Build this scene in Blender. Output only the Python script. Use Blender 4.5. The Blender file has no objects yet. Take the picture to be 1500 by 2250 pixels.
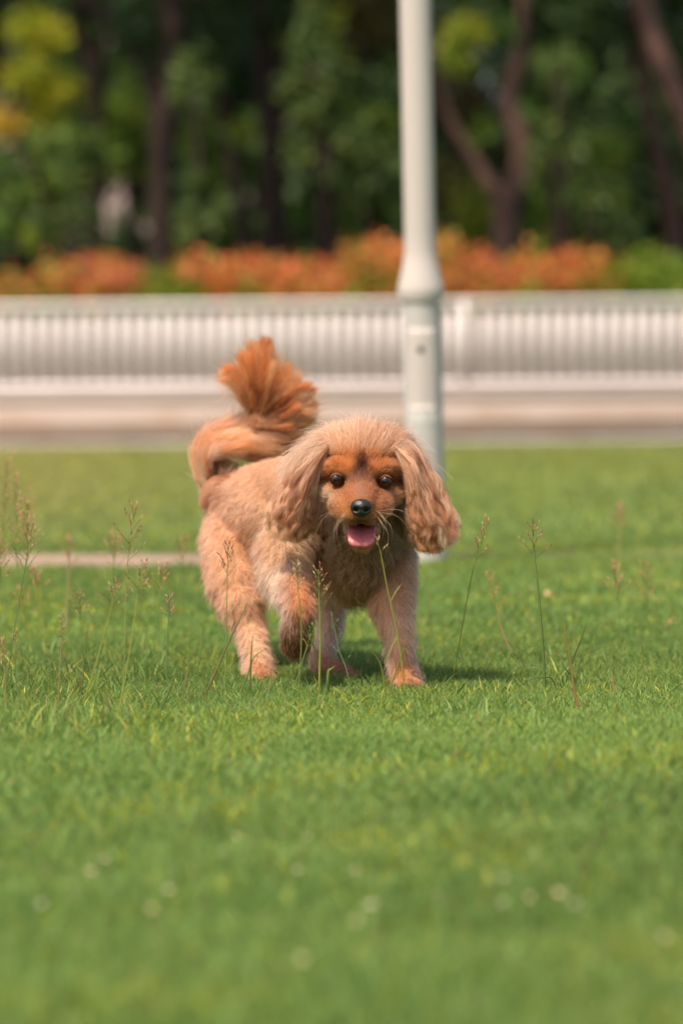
import bpy, math, random
import numpy as np
from mathutils import Matrix, Vector

rng = np.random.default_rng(7)
random.seed(7)
SC = bpy.context.scene
COL = SC.collection

# ------------------------------------------------------------------ camera
CAM_H = 0.442            # a kneeling photographer
F_PX = 8437.5            # 135 mm on a 24 x 36 upright frame, 2250 px tall
PITCH = math.atan(325.0 / F_PX)
ROLL = math.radians(0.5)
FOCUS = 5.10
cam_d = bpy.data.cameras.new('camera')
cam = bpy.data.objects.new('camera', cam_d)
COL.objects.link(cam)
cam_d.sensor_fit = 'VERTICAL'
cam_d.sensor_height = 36.0
cam_d.sensor_width = 24.0
cam_d.lens = 135.0
cam_d.clip_start = 0.05
cam_d.clip_end = 600.0
cam_d.dof.use_dof = True
cam_d.dof.focus_distance = FOCUS
cam_d.dof.aperture_fstop = 3.4
cam_d.dof.aperture_blades = 6
cam_d.dof.aperture_rotation = math.radians(30)
Rm = Matrix.Rotation(math.radians(90) - PITCH, 3, 'X') @ Matrix.Rotation(-ROLL, 3, 'Z')
cam.matrix_world = Matrix.Translation((0, 0, CAM_H)) @ Rm.to_4x4()
SC.camera = cam
RN = np.array(Rm)

# ------------------------------------------------------------------ sky, sun, exposure
SUN_EL = math.radians(61)
SUN_DIR = np.array([-0.63, -0.78, 0.0]); SUN_DIR /= np.linalg.norm(SUN_DIR)
SUN_DIR = np.array([SUN_DIR[0] * math.cos(SUN_EL), SUN_DIR[1] * math.cos(SUN_EL), math.sin(SUN_EL)])
world = bpy.data.worlds.new('World')
SC.world = world
world.use_nodes = True
wn = world.node_tree.nodes
wl = world.node_tree.links
bg = wn.get('Background') or wn.new('ShaderNodeBackground')
sky = wn.new('ShaderNodeTexSky')
sky.sky_type = 'NISHITA'
sky.sun_disc = False
sky.dust_density = 5.0
sky.ozone_density = 0.3
sky.sun_elevation = SUN_EL
sky.sun_rotation = math.atan2(SUN_DIR[0], SUN_DIR[1])
wl.new(sky.outputs['Color'], bg.inputs['Color'])
bg.inputs['Strength'].default_value = 0.15
sun_d = bpy.data.lights.new('sun', 'SUN')
sun_d.energy = 3.8
sun_d.angle = math.radians(1.0)
sun_d.color = (1.0, 0.87, 0.70)
sun = bpy.data.objects.new('sun', sun_d)
COL.objects.link(sun)
sun.rotation_euler = Vector(SUN_DIR).to_track_quat('Z', 'Y').to_euler()
SC.view_settings.view_transform = 'Standard'
SC.view_settings.look = 'None'
SC.view_settings.gamma = 1.0
SC.view_settings.exposure = 0.27
SC.cycles.use_denoising = True
SC.cycles.max_bounces = 8
SC.cycles.transparent_max_bounces = 8
SC.cycles.sample_clamp_indirect = 6.0


# ------------------------------------------------------------------ helpers
def PX(px, py, Y):
    """world point at depth Y that the photograph shows at (px, py)"""
    d = RN @ np.array([(px - 750.0) / F_PX, -(py - 1125.0) / F_PX, -1.0])
    t = Y / d[1]
    return np.array([0, 0, CAM_H]) + d * t


def UV(p):
    """photo pixel of world points (n,3)"""
    q = (np.asarray(p) - np.array([0, 0, CAM_H])) @ RN
    return np.stack([750 + F_PX * q[..., 0] / -q[..., 2], 1125 - F_PX * q[..., 1] / -q[..., 2]], -1)


def ground(px, py):
    d = RN @ np.array([(px - 750.0) / F_PX, -(py - 1125.0) / F_PX, -1.0])
    t = -CAM_H / d[2]
    return np.array([0, 0, CAM_H]) + d * t


def m_px(Y):
    return Y / F_PX


def srgb(r, g, b):
    c = np.array([r, g, b]) / 255.0
    return np.where(c <= 0.04045, c / 12.92, ((c + 0.055) / 1.055) ** 2.4)


def norm(v):
    v = np.asarray(v, float)
    return v / np.maximum(np.linalg.norm(v, axis=-1, keepdims=True), 1e-9)


def tag(o, label=None, cat=None, group=None, kind=None):
    if label: o['label'] = label
    if cat: o['category'] = cat
    if group: o['group'] = group
    if kind: o['kind'] = kind
    return o


def empty(name, loc=(0, 0, 0)):
    o = bpy.data.objects.new(name, None)
    o.location = loc
    o.empty_display_size = 0.05
    COL.objects.link(o)
    return o


def link(name, me, mat=None, parent=None, smooth=True):
    o = bpy.data.objects.new(name, me)
    COL.objects.link(o)
    if mat: me.materials.append(mat)
    if parent is not None:
        o.parent = parent
        # geometry is made in world space: undo the parents' offsets
        off = Vector((0, 0, 0)); q = parent
        while q is not None:
            off += q.location; q = q.parent
        o.location = -off
    if smooth and hasattr(me, 'polygons') and len(me.polygons):
        me.polygons.foreach_set('use_smooth', np.ones(len(me.polygons), bool))
    return o


def np_mesh(name, V, quads=None, tris=None, colr=None):
    """mesh from arrays; colr (nverts,3) goes to the attribute 'tint'"""
    me = bpy.data.meshes.new(name)
    V = np.asarray(V, np.float32).reshape(-1, 3)
    nq = 0 if quads is None else len(quads)
    nt = 0 if tris is None else len(tris)
    loops = []
    if nq: loops.append(np.asarray(quads, np.int32).reshape(-1))
    if nt: loops.append(np.asarray(tris, np.int32).reshape(-1))
    loops = np.concatenate(loops)
    starts = np.concatenate([np.arange(nq) * 4, nq * 4 + np.arange(nt) * 3]).astype(np.int32)
    me.vertices.add(len(V)); me.loops.add(len(loops)); me.polygons.add(nq + nt)
    me.vertices.foreach_set('co', V.reshape(-1))
    me.loops.foreach_set('vertex_index', loops)
    me.polygons.foreach_set('loop_start', starts)
    me.update(calc_edges=True)
    if colr is not None:
        a = me.attributes.new('tint', 'FLOAT_COLOR', 'POINT')
        c = np.ones((len(V), 4), np.float32); c[:, :3] = colr
        a.data.foreach_set('color', c.reshape(-1))
    return me


class MB:
    """collects closed shapes into one mesh"""
    def __init__(s): s.v = []; s.q = []; s.t = []; s.c = []; s.n = 0; s.col = None
    def add(s, V, Q=None, T=None):
        V = np.asarray(V, float).reshape(-1, 3)
        if Q is not None and len(Q): s.q.append(np.asarray(Q) + s.n)
        if T is not None and len(T): s.t.append(np.asarray(T) + s.n)
        s.v.append(V); s.n += len(V)
        if s.col is not None: s.c.append(np.tile(s.col, (len(V), 1)))
    def box(s, x0, x1, y0, y1, z0, z1):
        V = [(x, y, z) for z in (z0, z1) for y in (y0, y1) for x in (x0, x1)]
        s.add(V, [(0, 2, 3, 1), (4, 5, 7, 6), (0, 1, 5, 4), (2, 6, 7, 3), (0, 4, 6, 2), (1, 3, 7, 5)])
    def tube(s, pts, rad, n=8):
        pts = np.asarray(pts, float); k = len(pts)
        rad = np.broadcast_to(np.asarray(rad, float), (k,))
        tg = norm(np.gradient(pts, axis=0))
        ref = np.array([0.0, 1.0, 0.0]) if abs(tg[0][1]) < 0.9 else np.array([1.0, 0, 0])
        V = []
        for i in range(k):
            a = norm(np.cross(tg[i], ref)); b = np.cross(tg[i], a)
            for j in range(n):
                th = 2 * math.pi * j / n
                V.append(pts[i] + rad[i] * (a * math.cos(th) + b * math.sin(th)))
        Q = [(i * n + j, i * n + (j + 1) % n, (i + 1) * n + (j + 1) % n, (i + 1) * n + j) for i in range(k - 1) for j in range(n)]
        V.append(pts[0]); V.append(pts[-1])
        T = [(k * n, (j + 1) % n, j) for j in range(n)] + [(k * n + 1, (k - 1) * n + j, (k - 1) * n + (j + 1) % n) for j in range(n)]
        s.add(V, Q, T)
    def ell(s, c, r, nu=20, nv=12, M=None):
        V = [(0, 0, 1)]
        for i in range(1, nv):
            ph = math.pi * i / nv
            for j in range(nu):
                th = 2 * math.pi * j / nu
                V.append((math.sin(ph) * math.cos(th), math.sin(ph) * math.sin(th), math.cos(ph)))
        V.append((0, 0, -1))
        V = np.array(V) * np.asarray(r, float)
        if M is not None: V = V @ np.asarray(M).T
        V = V + np.asarray(c)
        Q = [(1 + i * nu + j, 1 + (i + 1) * nu + j, 1 + (i + 1) * nu + (j + 1) % nu, 1 + i * nu + (j + 1) % nu) for i in range(nv - 2) for j in range(nu)]
        last = len(V) - 1
        T = [(0, 1 + j, 1 + (j + 1) % nu) for j in range(nu)] + [(last, 1 + (nv - 2) * nu + (j + 1) % nu, 1 + (nv - 2) * nu + j) for j in range(nu)]
        s.add(V, Q, T)
    def build(s, name, mat, parent=None, smooth=True):
        me = np_mesh(name, np.concatenate(s.v), np.concatenate(s.q) if s.q else None, np.concatenate(s.t) if s.t else None,
                     np.concatenate(s.c) if s.c else None)
        return link(name, me, mat, parent, smooth)


def spline(P, n):
    """Catmull-Rom through the points, n samples"""
    P = np.asarray(P, float)
    Q = np.vstack([2 * P[0] - P[1], P, 2 * P[-1] - P[-2]])
    t = np.linspace(0, len(P) - 1, n)
    i = np.minimum(t.astype(int), len(P) - 2)
    f = (t - i)[:, None]
    a, b, c, d = Q[i], Q[i + 1], Q[i + 2], Q[i + 3]
    return 0.5 * (2 * b + (c - a) * f + (2 * a - 5 * b + 4 * c - d) * f ** 2 + (3 * b - a - 3 * c + d) * f ** 3)


# ------------------------------------------------------------------ materials
def new_mat(name):
    m = bpy.data.materials.new(name)
    m.use_nodes = True
    nt = m.node_tree
    b = nt.nodes['Principled BSDF']
    return m, nt, b


def N(nt, t, **kw):
    n = nt.nodes.new(t)
    for k, v in kw.items(): setattr(n, k, v)
    return n


def plain(name, col, rough=0.5, noise=0.0, scale=20, spec=0.5, bump=0.0, metal=0.0, stretch=(1, 1, 1)):
    m, nt, b = new_mat(name)
    b.inputs['Roughness'].default_value = rough
    b.inputs['Metallic'].default_value = metal
    b.inputs['Specular IOR Level'].default_value = spec
    tc = N(nt, 'ShaderNodeTexCoord'); mp = N(nt, 'ShaderNodeMapping')
    mp.inputs['Scale'].default_value = stretch
    nt.links.new(tc.outputs['Object'], mp.inputs['Vector'])
    nz = N(nt, 'ShaderNodeTexNoise'); nz.inputs['Scale'].default_value = scale; nz.inputs['Detail'].default_value = 6
    nt.links.new(mp.outputs['Vector'], nz.inputs['Vector'])
    rp = N(nt, 'ShaderNodeValToRGB')
    c = np.array(col)
    rp.color_ramp.elements[0].position = 0.3; rp.color_ramp.elements[1].position = 0.7
    rp.color_ramp.elements[0].color = (*np.clip(c * (1 - noise), 0, 1), 1)
    rp.color_ramp.elements[1].color = (*np.clip(c * (1 + noise), 0, 1), 1)
    nt.links.new(nz.outputs['Fac'], rp.inputs['Fac'])
    nt.links.new(rp.outputs['Color'], b.inputs['Base Color'])
    if bump:
        bp = N(nt, 'ShaderNodeBump'); bp.inputs['Strength'].default_value = bump; bp.inputs['Distance'].default_value = 0.01
        nt.links.new(nz.outputs['Fac'], bp.inputs['Height']); nt.links.new(bp.outputs['Normal'], b.inputs['Normal'])
    return m


def leafy(name, transl=0.35, rough=0.55, spec=0.3):
    """surface tinted per leaf, part of the light passes through"""
    m, nt, b = new_mat(name)
    at = N(nt, 'ShaderNodeAttribute'); at.attribute_name = 'tint'
    b.inputs['Roughness'].default_value = rough
    b.inputs['Specular IOR Level'].default_value = spec
    nt.links.new(at.outputs['Color'], b.inputs['Base Color'])
    tr = N(nt, 'ShaderNodeBsdfTranslucent')
    hs = N(nt, 'ShaderNodeHueSaturation'); hs.inputs['Value'].default_value = 1.15; hs.inputs['Saturation'].default_value = 1.05
    nt.links.new(at.outputs['Color'], hs.inputs['Color']); nt.links.new(hs.outputs['Color'], tr.inputs['Color'])
    mx = N(nt, 'ShaderNodeMixShader'); mx.inputs['Fac'].default_value = transl
    nt.links.new(b.outputs['BSDF'], mx.inputs[1]); nt.links.new(tr.outputs['BSDF'], mx.inputs[2])
    nt.links.new(mx.outputs['Shader'], nt.nodes['Material Output'].inputs['Surface'])
    return m


def hairmat(name, rough=0.42):
    m = bpy.data.materials.new(name); m.use_nodes = True
    nt = m.node_tree
    nt.nodes.remove(nt.nodes['Principled BSDF'])
    h = N(nt, 'ShaderNodeBsdfHairPrincipled')
    h.model = 'CHIANG'
    h.parametrization = 'COLOR'
    h.inputs['Roughness'].default_value = rough
    h.inputs['Radial Roughness'].default_value = 0.6
    if 'Random Roughness' in h.inputs: h.inputs['Random Roughness'].default_value = 0.1
    h.inputs['Coat'].default_value = 0.0
    at = N(nt, 'ShaderNodeAttribute'); at.attribute_name = 'tint'
    gm = N(nt, 'ShaderNodeGamma'); gm.inputs['Gamma'].default_value = 1.2
    nt.links.new(at.outputs['Color'], gm.inputs['Color']); nt.links.new(gm.outputs['Color'], h.inputs['Color'])
    df = N(nt, 'ShaderNodeBsdfDiffuse'); nt.links.new(at.outputs['Color'], df.inputs['Color'])
    mx = N(nt, 'ShaderNodeMixShader'); mx.inputs['Fac'].default_value = .45
    nt.links.new(h.outputs['BSDF'], mx.inputs[1]); nt.links.new(df.outputs['BSDF'], mx.inputs[2])
    nt.links.new(mx.outputs['Shader'], nt.nodes['Material Output'].inputs['Surface'])
    return m


M_leaf = leafy('foliage_leaves')
M_grass = leafy('grass_blades', 0.48, 0.5, 0.35)
M_seed = leafy('grass_seed', 0.25, 0.7, 0.1)
M_hair = hairmat('dog_hair')
M_bark = plain('bark', (0.034, 0.022, 0.018), 0.9, 0.45, 9, 0.2, 0.8, stretch=(1, 1, 0.25))
M_bark2 = plain('bark_reddish', (0.12, 0.068, 0.054), 0.9, 0.35, 9, 0.2, 0.8, stretch=(1, 1, 0.25))
M_white = plain('white_paint', (0.72, 0.655, 0.645), 0.45, 0.06, 3)
M_pole = plain('grey_pole_paint', (0.53, 0.475, 0.445), 0.75, 0.05, 2, .2, stretch=(1, 1, .3))
M_polelow = plain('grey_pole_paint_base', (0.50, 0.475, 0.455), 0.75, 0.08, 9, .2, stretch=(1, 1, .3))
M_polecap = plain('pale_collar_paint', (0.64, 0.575, 0.53), 0.75, 0.04, 4, .2)
M_dark = plain('dark_metal', (0.05, 0.05, 0.05), 0.5, 0.2, 20)

# wall: pale pink render, stained brown towards the foot
M_wall, nt, b = new_mat('stained_render')
tc = N(nt, 'ShaderNodeTexCoord'); sx = N(nt, 'ShaderNodeSeparateXYZ'); nt.links.new(tc.outputs['Object'], sx.inputs[0])
nz = N(nt, 'ShaderNodeTexNoise'); nz.inputs['Scale'].default_value = 3.6; nz.inputs['Detail'].default_value = 5
nt.links.new(tc.outputs['Object'], nz.inputs['Vector'])
ma = N(nt, 'ShaderNodeMath', operation='MULTIPLY_ADD'); ma.inputs[1].default_value = 0.30; nt.links.new(nz.outputs['Fac'], ma.inputs[0]); nt.links.new(sx.outputs['Z'], ma.inputs[2])
rp = N(nt, 'ShaderNodeValToRGB'); nt.links.new(ma.outputs[0], rp.inputs['Fac'])
e = rp.color_ramp.elements
e[0].position = 0.15; e[0].color = (0.40, 0.355, 0.33, 1)
e[1].position = 0.37; e[1].color = (0.42, 0.335, 0.30, 1)
k = rp.color_ramp.elements.new(0.25); k.color = (0.34, 0.24, 0.18, 1)
nt.links.new(rp.outputs['Color'], b.inputs['Base Color']); b.inputs['Roughness'].default_value = 0.9

M_planter = plain('planter_concrete', (0.18, 0.15, 0.135), 0.9, 0.15, 3)

# ground
M_ground, nt, b = new_mat('lawn_soil_and_thatch')
tc = N(nt, 'ShaderNodeTexCoord')
nz = N(nt, 'ShaderNodeTexNoise'); nz.inputs['Scale'].default_value = 1.1; nz.inputs['Detail'].default_value = 7; nz.inputs['Roughness'].default_value = 0.65
nt.links.new(tc.outputs['Object'], nz.inputs['Vector'])
rp = N(nt, 'ShaderNodeValToRGB'); nt.links.new(nz.outputs['Fac'], rp.inputs['Fac'])
rp.color_ramp.elements[0].position = 0.35; rp.color_ramp.elements[0].color = (0.075, 0.13, 0.022, 1)
rp.color_ramp.elements[1].position = 0.7; rp.color_ramp.elements[1].color = (0.14, 0.17, 0.04, 1)
nt.links.new(rp.outputs['Color'], b.inputs['Base Color']); b.inputs['Roughness'].default_value = 1.0
M_path = plain('worn_path', (0.30, 0.215, 0.145), 0.95, 0.2, 8)
M_far = plain('woodland_floor', (0.05, 0.045, 0.02), 1.0, 0.5, 1.5)

# ------------------------------------------------------------------ ground, path
Y_WALL = 20.75
V = []; Q = []
xs = np.linspace(-150, 150, 3); ys = np.array([-60, Y_WALL + 2, 300.])
mb = MB(); mb.add([(-150, -60, 0), (150, -60, 0), (150, Y_WALL + .3, 0), (-150, Y_WALL + .3, 0)], [(0, 1, 2, 3)])
tag(mb.build('ground', M_ground), kind='structure')
mb = MB(); mb.add([(-150, Y_WALL + .3, 0), (150, Y_WALL + .3, 0), (150, 300, 0), (-150, 300, 0)], [(0, 1, 2, 3)])
tag(mb.build('woodland_ground', M_far), kind='structure')
# the path narrows to the right as the turf grows over it
L0, L1 = ground(-900, 1222), ground(-900, 1256)
A0, A1 = ground(0, 1221), ground(0, 1253); B0, B1 = ground(560, 1223), ground(560, 1250)
C0, C1 = ground(1000, 1220), ground(1000, 1225); D0, D1 = ground(2200, 1217), ground(2200, 1221)
V = np.array([L0, L1, A0, A1, B0, B1, C0, C1, D0, D1]); V[:, 2] = 0.004
mb = MB(); mb.add(V, [(1, 3, 2, 0), (3, 5, 4, 2), (5, 7, 6, 4), (7, 9, 8, 6)])
tag(mb.build('path', M_path), kind='structure')


def path_zone(X, Y):
    uvp = UV(np.stack([X, Y, np.zeros_like(X)], -1))
    lo = np.interp(uvp[:, 0], [-900, 0, 560, 1000, 2200], [L0[1], A0[1], B0[1], C0[1], D0[1]])
    hi = np.interp(uvp[:, 0], [-900, 0, 560, 1000, 2200], [L1[1], A1[1], B1[1], C1[1], D1[1]])
    return (Y < lo) & (Y > hi)


# ------------------------------------------------------------------ value noise for patches
def vnoise(X, Y, s, seed=0):
    r = np.random.default_rng(seed).random((64, 64))
    x = X / s; y = Y / s
    i = np.floor(x).astype(int); j = np.floor(y).astype(int)
    fx = x - i; fy = y - j; fx = fx * fx * (3 - 2 * fx); fy = fy * fy * (3 - 2 * fy)
    g = lambda a, b_: r[a % 64, b_ % 64]
    return (g(i, j) * (1 - fx) + g(i + 1, j) * fx) * (1 - fy) + (g(i, j + 1) * (1 - fx) + g(i + 1, j + 1) * fx) * fy


# ------------------------------------------------------------------ lawn grass
def blades(X, Y, H, W, lean, col, seg=3):
    n = len(X)
    th = rng.random(n) * 2 * math.pi
    ld = rng.random(n) * 2 * math.pi
    wd = np.stack([np.cos(th), np.sin(th), np.zeros(n)], -1)
    le = np.stack([np.cos(ld), np.sin(ld), np.zeros(n)], -1)
    base = np.stack([X, Y, np.full(n, -0.002)], -1)
    lv = []
    for s in range(seg + 1):
        t = s / seg
        c = base + np.stack([np.zeros(n), np.zeros(n), H * (t - 0.25 * lean * t * t)], -1) + le * (H * lean * t ** 1.7)[:, None]
        if s < seg:
            w = (W * (1 - 0.75 * t ** 1.6) * 0.5)[:, None]
            lv += [c - wd * w, c + wd * w]
        else:
            lv += [c]
    k = 2 * seg + 1
    V = np.stack(lv, 1).reshape(-1, 3)
    o = (np.arange(n) * k)[:, None]
    Q = np.concatenate([o + np.array([[2 * s, 2 * s + 1, 2 * s + 3, 2 * s + 2]]) for s in range(seg - 1)]) if seg > 1 else None
    T = o + np.array([[2 * seg - 2, 2 * seg - 1, 2 * seg]])
    tt = np.repeat(np.array([s / seg for s in range(seg) for _ in (0, 1)] + [1.0])[None], n, 0).reshape(-1, 1)
    C = np.repeat(col, k, 0)
    return V, Q, T, C


def scatter(n, y0, y1, margin, k=0.5):
    """points in the wedge the lens takes in plus a margin, denser near"""
    out = []
    Y = y0 + (y1 - y0) * rng.random(n * 2)
    half = Y * 750 / F_PX + margin
    keep = rng.random(len(Y)) < half / half.max()
    Y = Y[keep]; half = half[keep]
    X = (rng.random(len(Y)) * 2 - 1) * half
    return X, Y


def grass_col(X, Y):
    n = len(X)
    a = vnoise(X, Y, 0.35, 1) * .6 + vnoise(X, Y, 0.09, 2) * .4
    g1 = np.array([0.150, 0.255, 0.066]); g2 = np.array([0.235, 0.335, 0.084])
    c = g1 + (g2 - g1) * (a[:, None] * 1.0 + 0.0)
    c = c * (0.82 + .36 * vnoise(X + 3, Y, 0.9, 12))[:, None]
    far = np.clip((Y - 7) / 10, 0, 1)[:, None]
    c = c * (1 - far) + far * (np.array([0.29, 0.33, 0.095]) * (0.8 + 0.4 * a[:, None]))
    # a warmer, drier turf to the left beyond the path
    u = UV(np.stack([X, Y, np.zeros(n)], -1))[:, 0]
    w = np.clip((700 - u) / 900, 0, 1)[:, None] * np.clip((Y - 8.5) / 4, 0, 1)[:, None]
    c = c * (1 - w) + w * np.array([0.42, 0.37, 0.13])
    r = rng.random(n)
    p_y = 0.05 + 0.16 * (vnoise(X + 5, Y, 0.22, 3) > 0.62)
    yl = r < p_y
    c[yl] = np.array([0.46, 0.47, 0.06]) * (0.7 + 0.5 * rng.random((yl.sum(), 1)))
    st = (r > 0.985)
    c[st] = np.array([0.42, 0.27, 0.13]) * (0.7 + 0.5 * rng.random((st.sum(), 1)))
    c *= (0.65 + 0.7 * rng.random((n, 1)))
    return c


parts = []
def grass_zone(n, y0, y1, margin, h, w, seg):
    X, Y = scatter(n, y0, y1, margin)
    keep = ~path_zone(X, Y)
    X, Y = X[keep], Y[keep]
    k = len(X)
    lump = 0.65 + 0.7 * vnoise(X, Y, 0.12, 9)
    H = h * (0.45 + 0.75 * rng.random(k)) * lump
    W = w * (0.6 + 0.8 * rng.random(k))
    lean = 0.25 + 0.95 * rng.random(k)
    parts.append(blades(X, Y, H, W, lean, grass_col(X, Y), seg))

grass_zone(60000, 1.9, 4.3, 0.35, 0.022, 0.0026, 2)
grass_zone(130000, 4.3, 6.3, 0.35, 0.019, 0.0021, 3)
grass_zone(48000, 6.3, 9.5, 0.5, 0.022, 0.0050, 2)
grass_zone(46000, 9.5, Y_WALL - .05, 0.9, 0.026, 0.011, 2)
def tufts(n, px0, px1, py0, py1, h, w):
    # rougher uncut grass round the seeding stalks
    u = px0 + (px1 - px0) * rng.random(n); v = py0 + (py1 - py0) * rng.random(n)
    G = np.array([ground(a, b_) for a, b_ in zip(u, v)])
    X, Y = G[:, 0], G[:, 1]
    keep = vnoise(X, Y, .10, 21) > .42
    X, Y = X[keep], Y[keep]; k = len(X)
    c = grass_col(X, Y) * .95; r_ = rng.random(k) < .15; c[r_] = np.array([.42, .42, .10]) * (.7 + .5 * rng.random((r_.sum(), 1)))
    parts.append(blades(X, Y, h * (.5 + .9 * rng.random(k)), w * (.6 + .8 * rng.random(k)), .25 + .8 * rng.random(k), c, 3))
tufts(3200, -60, 480, 1440, 1660, .034, .0027)
tufts(450, 480, 960, 1500, 1600, .024, .0027)
tufts(1100, 960, 1560, 1450, 1640, .028, .0027)
off = 0; Vs = []; Qs = []; Ts = []; Cs = []
for V, Q_, T_, C_ in parts:
    Vs.append(V); Qs.append(Q_ + off); Ts.append(T_ + off); Cs.append(C_); off += len(V)
me = np_mesh('lawn_grass', np.concatenate(Vs), np.concatenate(Qs), np.concatenate(Ts), np.concatenate(Cs))
tag(link('grass', me, M_grass, smooth=False), 'short green turf blades covering the whole lawn', 'grass', kind='stuff')

# ------------------------------------------------------------------ wall and fence
XW = 9.0
wt = 0.29
mb = MB(); mb.box(-XW, XW, Y_WALL, Y_WALL + .22, 0, wt - 0.05)
w = empty('low_wall', (0, Y_WALL, 0))
tag(w, 'low stained pinkish rendered wall along the far edge of the lawn under the white fence', 'wall')
mb.build('wall_face', M_wall, w, smooth=False)
mb = MB(); mb.box(-XW, XW, Y_WALL - .004, Y_WALL + .224, wt - 0.05, wt + 0.012)
mb.build('coping', plain('coping_stone', (0.40, 0.325, 0.295), 0.85, .08, 5), w, smooth=False)
mb = MB(); mb.box(-XW, XW, Y_WALL - .10, Y_WALL - .002, 0.0, 0.035)
mb.build('foot_kerb', plain('kerb_stone', (0.42, 0.37, 0.34), 0.9, .15, 4), w, smooth=False)

fe = empty('white_fence', (0, Y_WALL + .1, wt))
tag(fe, 'long white fence of close upright slats standing on the low wall behind the dog', 'fence')
yf = Y_WALL + .10
ztop, z1 = 0.788, wt + 0.02
mb = MB(); mb.box(-XW, XW, yf - .03, yf + .03, ztop - 0.036, ztop); mb.build('top_rail', M_white, fe, smooth=False)
mb = MB(); mb.box(-XW, XW, yf - .03, yf + .03, z1, z1 + 0.038); mb.build('bottom_rail', M_white, fe, smooth=False)
pitch = 0.0755
xr = PX(1335, 750, yf)[0]
posts = [PX(1020, 750, yf)[0] + i * pitch * 36 for i in range(-3, 4)]
k0 = int((-XW - xr) / pitch) + 1
nsl = 0
for i in range(k0, int((XW - xr) / pitch)):
    x = xr + i * pitch
    if min(abs(x - p) for p in posts) < 0.03: continue
    seen = abs(x) < 2.3
    if not seen: continue
    mb = MB(); mb.box(x - .0178, x + .0178, yf - .014, yf + .014, z1 + .038, ztop - .036)
    mb.build('slat', M_white, fe, smooth=False); nsl += 1
# the run of slats outside the frame as two long panels of slats
for s0, s1 in ((-XW, -2.3), (2.3, XW)):
    mb = MB(); x = s0
    while x < s1:
        mb.box(x - .0178, x + .0178, yf - .014, yf + .014, z1 + .038, ztop - .036); x += pitch
    mb.build('slat_panel', M_white, fe, smooth=False)
for p in posts:
    mb = MB(); mb.box(p - .019, p + .019, yf - .033, yf + .033, wt + .012, ztop + .004); mb.build('fence_post', M_white, fe, smooth=False)

pw = MB(); pw.box(-XW, XW, 21.55, 21.75, 0, 0.70)
o = pw.build('planter_wall', M_planter, None, smooth=False)
tag(o, 'pale concrete planter wall seen through the gaps between the white slats', 'wall')


# ------------------------------------------------------------------ foliage
def leaves(C, R, n, size, cols, flat=1.0, shell=0.35, seed=None):
    """n leaf-sized folded blades through an ellipsoid; cols: list of colours"""
    g = rng
    d = norm(g.normal(size=(n, 3)))
    r = g.random(n) ** (shell)
    P = np.asarray(C) + d * r[:, None] * np.asarray(R)
    L = size * (0.6 + 0.8 * g.random(n)); Wd = L * (0.35 + 0.2 * g.random(n))
    a = norm(g.normal(size=(n, 3)) + np.array([0, 0, -0.4])); b_ = norm(np.cross(a, g.normal(size=(n, 3))))
    nn = np.cross(a, b_)
    m1 = P + a * (L * .5)[:, None]
    V = np.stack([P, m1 + b_ * (Wd * .5)[:, None] + nn * (L * .08)[:, None], P + a * L[:, None], m1 - b_ * (Wd * .5)[:, None] + nn * (L * .08)[:, None]], 1).reshape(-1, 3)
    o = (np.arange(n) * 4)[:, None]
    T = np.concatenate([o + np.array([[0, 1, 2]]), o + np.array([[0, 2, 3]])])
    cols = np.asarray(cols)
    ci = g.integers(0, len(cols), n)
    c = cols[ci] * (0.7 + 0.6 * g.random((n, 1)))
    return V, T, np.repeat(c, 4, 0)


def leaf_obj(name, clumps, parent=None):
    Vs = []; Ts = []; Cs = []; off = 0
    for cl in clumps:
        V, T, C = leaves(*cl)
        Vs.append(V); Ts.append(T + off); Cs.append(C); off += len(V)
    me = np_mesh(name, np.concatenate(Vs), None, np.concatenate(Ts), np.concatenate(Cs))
    return link(name, me, M_leaf, parent, smooth=False)


ORG = [(0.68, 0.165, 0.065), (0.72, 0.21, 0.08), (0.58, 0.11, 0.05), (0.62, 0.27, 0.07), (0.34, .27, .04)]
ORG2 = [(0.60, 0.22, 0.05), (0.55, 0.30, 0.045), (0.28, 0.28, 0.035)]
YGR = [(0.26, 0.27, 0.025), (0.16, 0.22, 0.025), (0.32, 0.26, 0.03)]
HGR = [(0.14, 0.25, 0.02), (0.20, 0.28, 0.025), (0.09, 0.16, 0.015)]
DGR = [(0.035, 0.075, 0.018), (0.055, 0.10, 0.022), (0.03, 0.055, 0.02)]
MGR = [(0.12, 0.24, 0.04), (0.18, 0.30, 0.045), (0.08, 0.16, 0.03)]
LGR = [(0.25, 0.36, 0.04), (0.34, 0.38, 0.045), (0.18, 0.27, 0.04)]
YEL = [(0.42, 0.42, 0.03), (0.32, 0.36, 0.03), (0.50, 0.44, 0.035)]

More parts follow.
